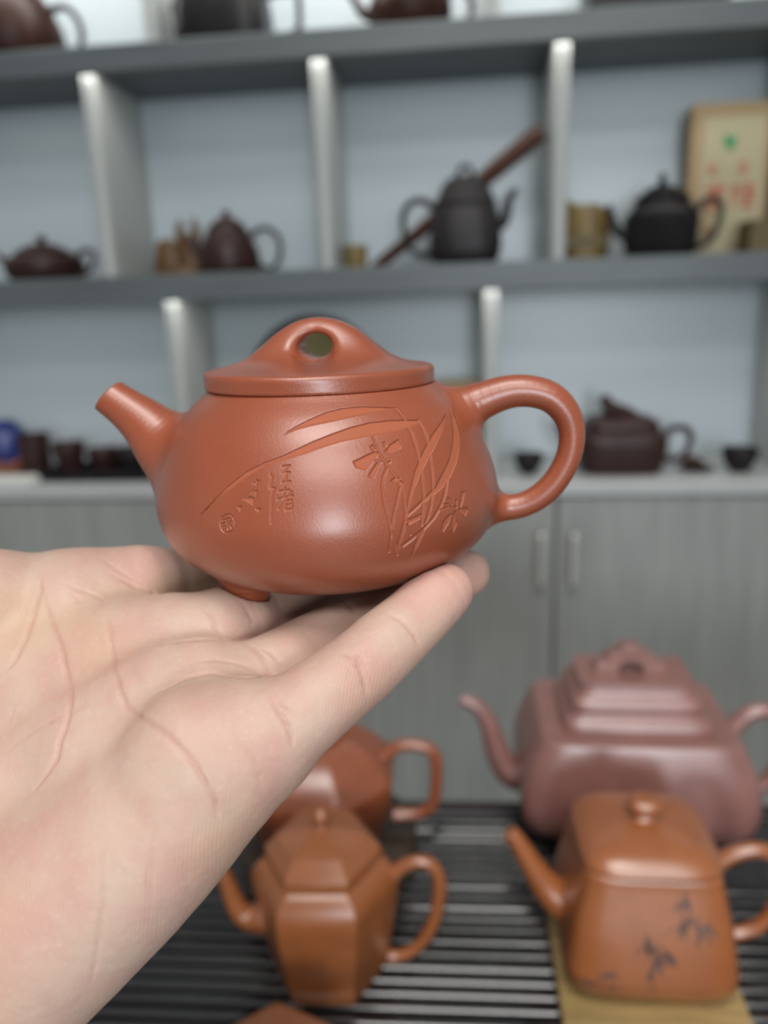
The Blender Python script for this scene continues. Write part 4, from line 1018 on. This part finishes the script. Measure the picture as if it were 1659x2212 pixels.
def clay_hero():
    m = mat('red_brown_hero_clay', (0.335, 0.085, 0.035), 0.40, 0.0, bump=0.0)
    nt = m.node_tree; b = nt.nodes['Principled BSDF']; L = nt.links
    b.inputs['Specular IOR Level'].default_value = 0.55
    b.inputs['Coat Weight'].default_value = 0.65; b.inputs['Coat Roughness'].default_value = 0.30
    tc = nt.nodes.new('ShaderNodeTexCoord')
    n1 = nt.nodes.new('ShaderNodeTexNoise'); n1.inputs['Scale'].default_value = 70; n1.inputs['Detail'].default_value = 4
    L.new(tc.outputs['Object'], n1.inputs['Vector'])
    mx = nt.nodes.new('ShaderNodeMix'); mx.data_type = 'RGBA'
    mx.inputs[6].default_value = CLAY_A; mx.inputs[7].default_value = CLAY_B
    L.new(n1.outputs['Fac'], mx.inputs[0])
    # pale quartz specks
    v = nt.nodes.new('ShaderNodeTexVoronoi'); v.inputs['Scale'].default_value = 900
    L.new(tc.outputs['Object'], v.inputs['Vector'])
    lt = nt.nodes.new('ShaderNodeMath'); lt.operation = 'LESS_THAN'; lt.inputs[1].default_value = 0.11
    L.new(v.outputs['Distance'], lt.inputs[0])
    sp = nt.nodes.new('ShaderNodeMix'); sp.data_type = 'RGBA'
    sp.inputs[7].default_value = (0.50, 0.19, 0.08, 1)
    sm_ = nt.nodes.new('ShaderNodeMath'); sm_.operation = 'MULTIPLY'; sm_.inputs[1].default_value = 0.22
    L.new(lt.outputs[0], sm_.inputs[0]); L.new(sm_.outputs[0], sp.inputs[0]); L.new(mx.outputs[2], sp.inputs[6])
    at = nt.nodes.new('ShaderNodeAttribute'); at.attribute_name = 'carve'
    cm = nt.nodes.new('ShaderNodeMix'); cm.data_type = 'RGBA'
    cm.inputs[7].default_value = (0.42, 0.150, 0.088, 1)
    cmul = nt.nodes.new('ShaderNodeMath'); cmul.operation = 'MULTIPLY'; cmul.inputs[1].default_value = 0.42
    L.new(at.outputs['Fac'], cmul.inputs[0]); L.new(cmul.outputs[0], cm.inputs[0]); L.new(sp.outputs[2], cm.inputs[6])
    L.new(cm.outputs[2], b.inputs['Base Color'])
    ra = nt.nodes.new('ShaderNodeMath'); ra.operation = 'MULTIPLY_ADD'; ra.inputs[1].default_value = 0.25; ra.inputs[2].default_value = CLAY_ROUGH
    L.new(at.outputs['Fac'], ra.inputs[0]); L.new(ra.outputs[0], b.inputs['Roughness'])
    for sock, full in (('Coat Weight', 0.65), ('Specular IOR Level', 0.55)):
        dn = nt.nodes.new('ShaderNodeMath'); dn.operation = 'MULTIPLY_ADD'; dn.use_clamp = True
        dn.inputs[1].default_value = -0.9 * full; dn.inputs[2].default_value = full
        L.new(at.outputs['Fac'], dn.inputs[0]); L.new(dn.outputs[0], b.inputs[sock])
    n2 = nt.nodes.new('ShaderNodeTexNoise'); n2.inputs['Scale'].default_value = 1700; n2.inputs['Detail'].default_value = 2
    L.new(tc.outputs['Object'], n2.inputs['Vector'])
    bp = nt.nodes.new('ShaderNodeBump'); bp.inputs['Strength'].default_value = 0.28; bp.inputs['Distance'].default_value = 0.00025
    L.new(n2.outputs['Fac'], bp.inputs['Height']); L.new(bp.outputs['Normal'], b.inputs['Normal'])
    return m
CLAY_A, CLAY_B, CLAY_ROUGH = (0.235, 0.050, 0.018, 1), (0.285, 0.067, 0.027, 1), 0.42
HC = clay_hero()

def add_part(name, V, Q, Nn, mask, material, parent, attr=None, offset=(0, 0, POT_BASE_Z)):
    v, q, nn, used = submesh(V, Q, mask, Nn)
    me = quad_mesh(name, (v - np.array(offset)) / 1000.0, q, nn)
    for an, av in (attr or {}).items():
        a = me.attributes.new(an, 'FLOAT', 'POINT')
        a.data.foreach_set('value', av[used].astype(np.float32))
    return new_obj(name, me, material, parent)

def carved(P):
    return pot_form(P) + 0.34 * carve_mask(P)
POT_H = 0.42
V, Q = surface_nets(pot_form, (-66, -47, -22.5), (69, 47, 33), POT_H)
V = project(pot_form, V, 0.1, 2)
def refine(V, Q, pick):
    """split the picked quads into four"""
    S = Q[pick]
    E = np.sort(np.stack([S, np.roll(S, -1, 1)], -1).reshape(-1, 2), 1)
    U, inv = np.unique(E, axis=0, return_inverse=True)
    mid = (inv.reshape(-1, 4) + len(V))
    cen = np.arange(len(S)) + len(V) + len(U)
    V = np.concatenate([V, V[U].mean(1), V[S].mean(1)])
    new = np.concatenate([np.stack([S[:, k], mid[:, k], cen, mid[:, k - 1]], 1) for k in range(4)])
    return V, np.concatenate([Q[~pick], new])
for wide in (1.1, 0.7):
    reach = carve_mask(V, wide) > 0.02
    V, Q = refine(V, Q, reach[Q].any(1))
V = project(pot_form, V, 0.1, 1)
mk = carve_mask(V)
g = grad(pot_form, V, 0.12); g /= np.linalg.norm(g, axis=1)[:, None]
V2 = V - g * (0.34 * mk)[:, None]
Nn = grad(carved, V2, 0.1); Nn /= np.maximum(1e-6, np.linalg.norm(Nn, axis=1))[:, None]
Fcen = V2[Q].mean(1)
comp = np.stack([d_body(Fcen), d_spout(Fcen), d_handle(Fcen), d_feet(Fcen) + 0.4], 1).argmin(1)
for nm, ci in (('body', 0), ('spout', 1), ('handle', 2)):
    add_part(nm, V2, Q, Nn, comp == ci, HC, pot, {'carve': mk})
fa = np.arctan2(Fcen[:, 1], Fcen[:, 0] - POT_CX)
for a in FOOT_ANG:
    dlt = np.abs((fa - a + np.pi) % (2 * np.pi) - np.pi)
    add_part('foot', V2, Q, Nn, (comp == 3) & (dlt < 1.0), HC, pot, {'carve': mk})
V, Q = surface_nets(lid_form, (-31, -31, 30), (31, 31, 49), POT_H)
V = project(lid_form, V, 0.1, 2)
Nn = grad(lid_form, V, 0.15); Nn /= np.maximum(1e-6, np.linalg.norm(Nn, axis=1))[:, None]
Fcen = V[Q].mean(1)
kn = (Fcen[:, 2] > 37.0 + 0.0 * Fcen[:, 0])
lidp = add_part('lid', V, Q, Nn, ~kn, HC, pot)
kp = add_part('bridge_knob', V, Q, Nn, kn, HC, lidp)
kp['label'] = 'arched bridge knob with a round hole'

# ------------------------------------------------------------------ the hand
# <<hand sdf>>
F_ROWS = {k: [tuple(r) for r in spline(v, 15)] for k, v in FINGERS.items()}
P_ROWS = {k: ([tuple(r) for r in spline(v, 8)] if len(v) > 2 else v) for k, v in PALM.items()}
def hand_base(P):
    palm = None
    for k in ('little_ray', 'ring_ray', 'middle_ray', 'index_ray'):
        d = chain(P, P_ROWS[k])
        palm = d if palm is None else smin(palm, d, 11.0)
    for k, kk in (('hypothenar', 12.0), ('index_edge', 9.0), ('wrist', 9.0), ('thenar', 5.0), ('thumb', 5.0), ('forearm', 12.0)):
        palm = smin(palm, chain(P, P_ROWS[k]), kk)
    for k in ('little_pad', 'ring_pad', 'middle_pad'):
        palm = smin(palm, chain(P, P_ROWS[k]), 7.5)
    fing = None
    for k in ('little', 'ring', 'middle', 'index'):
        d = chain(P, F_ROWS[k])
        fing = d if fing is None else smin(fing, d, 1.6)
    return smin(palm, fing, 3.2)
# <<end hand sdf>>
HM = Matrix(HAND_AXES).to_4x4(); HM.translation = Vector(HAND_LOC)
HAn = np.array(HAND_AXES); HLn = np.array(HAND_LOC)
_cy, _sy = math.cos(POT_YAW), math.sin(POT_YAW)
def hand_to_pot(P):
    W = P / 1000.0 @ HAn.T + HLn - POT_AX
    return np.stack([W[:, 0] * _cy + W[:, 1] * _sy, -W[:, 0] * _sy + W[:, 1] * _cy, W[:, 2]], 1) * 1000.0
def pot_solid(P):
    d = smin(d_body(P), d_spout(P), 6.5)
    return np.minimum(d, d_feet(P))

_segs = []
for w, dp, pl in CREASES:
    s = spline(pl, max(8, 4 * len(pl)))
    s = s + np.random.default_rng(len(_segs)).normal(0, 0.09, s.shape)
    _segs.append((w, dp, s))
def crease_field(P):
    """groove depth (mm) of the palm lines at points on the skin"""
    dsum = np.zeros(len(P))
    for w, dp, s in _segs:
        lo_, hi_ = s.min(0) - 4 * w, s.max(0) + 4 * w
        I = np.where(((P > lo_) & (P < hi_)).all(1))[0]
        if not len(I):
            continue
        q = P[I]; best = np.full(len(I), 1e9)
        n = len(s) - 1
        for i in range(n):
            A, B = s[i], s[i + 1]
            ab = B - A
            t = np.clip(((q - A) @ ab) / max(1e-9, ab @ ab), 0, 1)
            taper = min(1.0, 0.35 + 0.65 * min(i + 1, n - i) / (0.25 * n + 1))
            best = np.minimum(best, np.linalg.norm(q - A - t[:, None] * ab, axis=1) / taper)
        endw = np.clip(np.minimum(np.linalg.norm(q - s[0], axis=1), np.linalg.norm(q - s[-1], axis=1)) / 4.5, 0.2, 1)
        dsum[I] = np.maximum(dsum[I], dp * endw * np.exp(-(best / w) ** 2))
    return dsum

def hand_form(P):
    d = hand_base(P)
    near = np.where(d < 6)[0]
    if len(near):
        pd = pot_solid(hand_to_pot(P[near]))
        d = d.copy()
        d[near] = smax(d[near], 0.12 - pd, 0.8)
    return d
HAND_H = 0.56
HAND_BOX = ((-175, -175, -75), (85, 60, 50))
lo_h, hi_h = HAND_BOX
V, Q = surface_nets(hand_form, lo_h, hi_h, HAND_H)
V = project(hand_form, V, 0.2, 2)
Nn = grad(hand_form, V, 0.3); Nn /= np.maximum(1e-6, np.linalg.norm(Nn, axis=1))[:, None]
cf = crease_field(V)
V = V - Nn * cf[:, None] * 0.85

def skin():
    m = bpy.data.materials.new('skin')
    m.use_nodes = True
    nt = m.node_tree; b = nt.nodes['Principled BSDF']; L = nt.links
    tc = nt.nodes.new('ShaderNodeTexCoord')
    def noise(scale, detail=3):
        n = nt.nodes.new('ShaderNodeTexNoise'); n.inputs['Scale'].default_value = scale; n.inputs['Detail'].default_value = detail
        L.new(tc.outputs['Object'], n.inputs['Vector']); return n
    def ramp(src, p0, p1):
        r = nt.nodes.new('ShaderNodeMapRange'); r.inputs['From Min'].default_value = p0; r.inputs['From Max'].default_value = p1
        L.new(src, r.inputs['Value']); return r.outputs['Result']
    def mix(fac, a, bcol, k=1.0):
        x = nt.nodes.new('ShaderNodeMix'); x.data_type = 'RGBA'
        mu = nt.nodes.new('ShaderNodeMath'); mu.operation = 'MULTIPLY'; mu.inputs[1].default_value = k
        L.new(fac, mu.inputs[0]); L.new(mu.outputs[0], x.inputs[0])
        if isinstance(a, tuple): x.inputs[6].default_value = a
        else: L.new(a, x.inputs[6])
        x.inputs[7].default_value = bcol
        return x.outputs[2]
    c = mix(ramp(noise(42, 3).outputs['Fac'], .40, .62), SKIN_A, SKIN_PINK, 0.75)
    c = mix(ramp(noise(26, 2).outputs['Fac'], .52, .72), c, SKIN_YEL, 0.6)
    c = mix(ramp(noise(170, 3).outputs['Fac'], .45, .75), c, SKIN_PINK, 0.35)
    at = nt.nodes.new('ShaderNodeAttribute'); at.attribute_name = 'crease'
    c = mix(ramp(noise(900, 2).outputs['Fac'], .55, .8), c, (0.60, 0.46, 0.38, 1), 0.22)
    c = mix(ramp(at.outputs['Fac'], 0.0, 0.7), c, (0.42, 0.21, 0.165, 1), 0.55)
    pk = nt.nodes.new('ShaderNodeAttribute'); pk.attribute_name = 'flush'
    c = mix(pk.outputs['Fac'], c, (0.60, 0.30, 0.25, 1), 0.5)
    L.new(c, b.inputs['Base Color'])
    b.inputs['Roughness'].default_value = 0.52
    b.inputs['Specular IOR Level'].default_value = 0.35
    b.inputs['Subsurface Weight'].default_value = 0.25
    b.inputs['Subsurface Radius'].default_value = (1.0, 0.35, 0.2)
    b.inputs['Subsurface Scale'].default_value = 0.0022
    # friction ridges and fine skin grain
    wv = nt.nodes.new('ShaderNodeTexWave'); wv.wave_type = 'BANDS'; wv.bands_direction = 'X'
    wv.inputs['Scale'].default_value = 460; wv.inputs['Distortion'].default_value = 14; wv.inputs['Detail'].default_value = 2
    wv.inputs['Detail Scale'].default_value = 0.12
    mp = nt.nodes.new('ShaderNodeMapping'); mp.inputs['Rotation'].default_value = (0.0, 0.0, 0.12)
    L.new(tc.outputs['Object'], mp.inputs['Vector']); L.new(mp.outputs['Vector'], wv.inputs['Vector'])
    b1 = nt.nodes.new('ShaderNodeBump'); b1.inputs['Strength'].default_value = 0.17; b1.inputs['Distance'].default_value = 0.00018
    wm = nt.nodes.new('ShaderNodeMath'); wm.operation = 'MULTIPLY'
    L.new(wv.outputs['Fac'], wm.inputs[0]); L.new(ramp(noise(55, 2).outputs['Fac'], .42, .68), wm.inputs[1])
    L.new(wm.outputs[0], b1.inputs['Height'])
    b2 = nt.nodes.new('ShaderNodeBump'); b2.inputs['Strength'].default_value = 0.35; b2.inputs['Distance'].default_value = 0.0004
    L.new(noise(420, 3).outputs['Fac'], b2.inputs['Height']); L.new(b1.outputs['Normal'], b2.inputs['Normal'])
    b3 = nt.nodes.new('ShaderNodeBump'); b3.inputs['Strength'].default_value = 0.30; b3.inputs['Distance'].default_value = 0.0012
    L.new(noise(95, 3).outputs['Fac'], b3.inputs['Height']); L.new(b2.outputs['Normal'], b3.inputs['Normal'])
    L.new(b3.outputs['Normal'], b.inputs['Normal'])
    return m
SKIN_A, SKIN_PINK, SKIN_YEL = (0.49, 0.345, 0.275, 1), (0.475, 0.27, 0.225, 1), (0.50, 0.35, 0.215, 1)
me = quad_mesh('hand', V / 1000.0, Q)
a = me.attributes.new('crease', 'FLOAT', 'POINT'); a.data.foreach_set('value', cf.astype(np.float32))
tipd = np.minimum(np.linalg.norm(V - np.array(FINGERS['little'][6][:3]), axis=1), np.linalg.norm(V - np.array(FINGERS['ring'][6][:3]), axis=1))
a = me.attributes.new('flush', 'FLOAT', 'POINT'); a.data.foreach_set('value', np.clip(1 - tipd / 17.0, 0, 1).astype(np.float32))
hand = new_obj('hand', me, skin())
hand.matrix_world = HM
tag(hand, 'bare left hand with open palm, balancing the red-brown carved teapot on its fingers', 'hand')
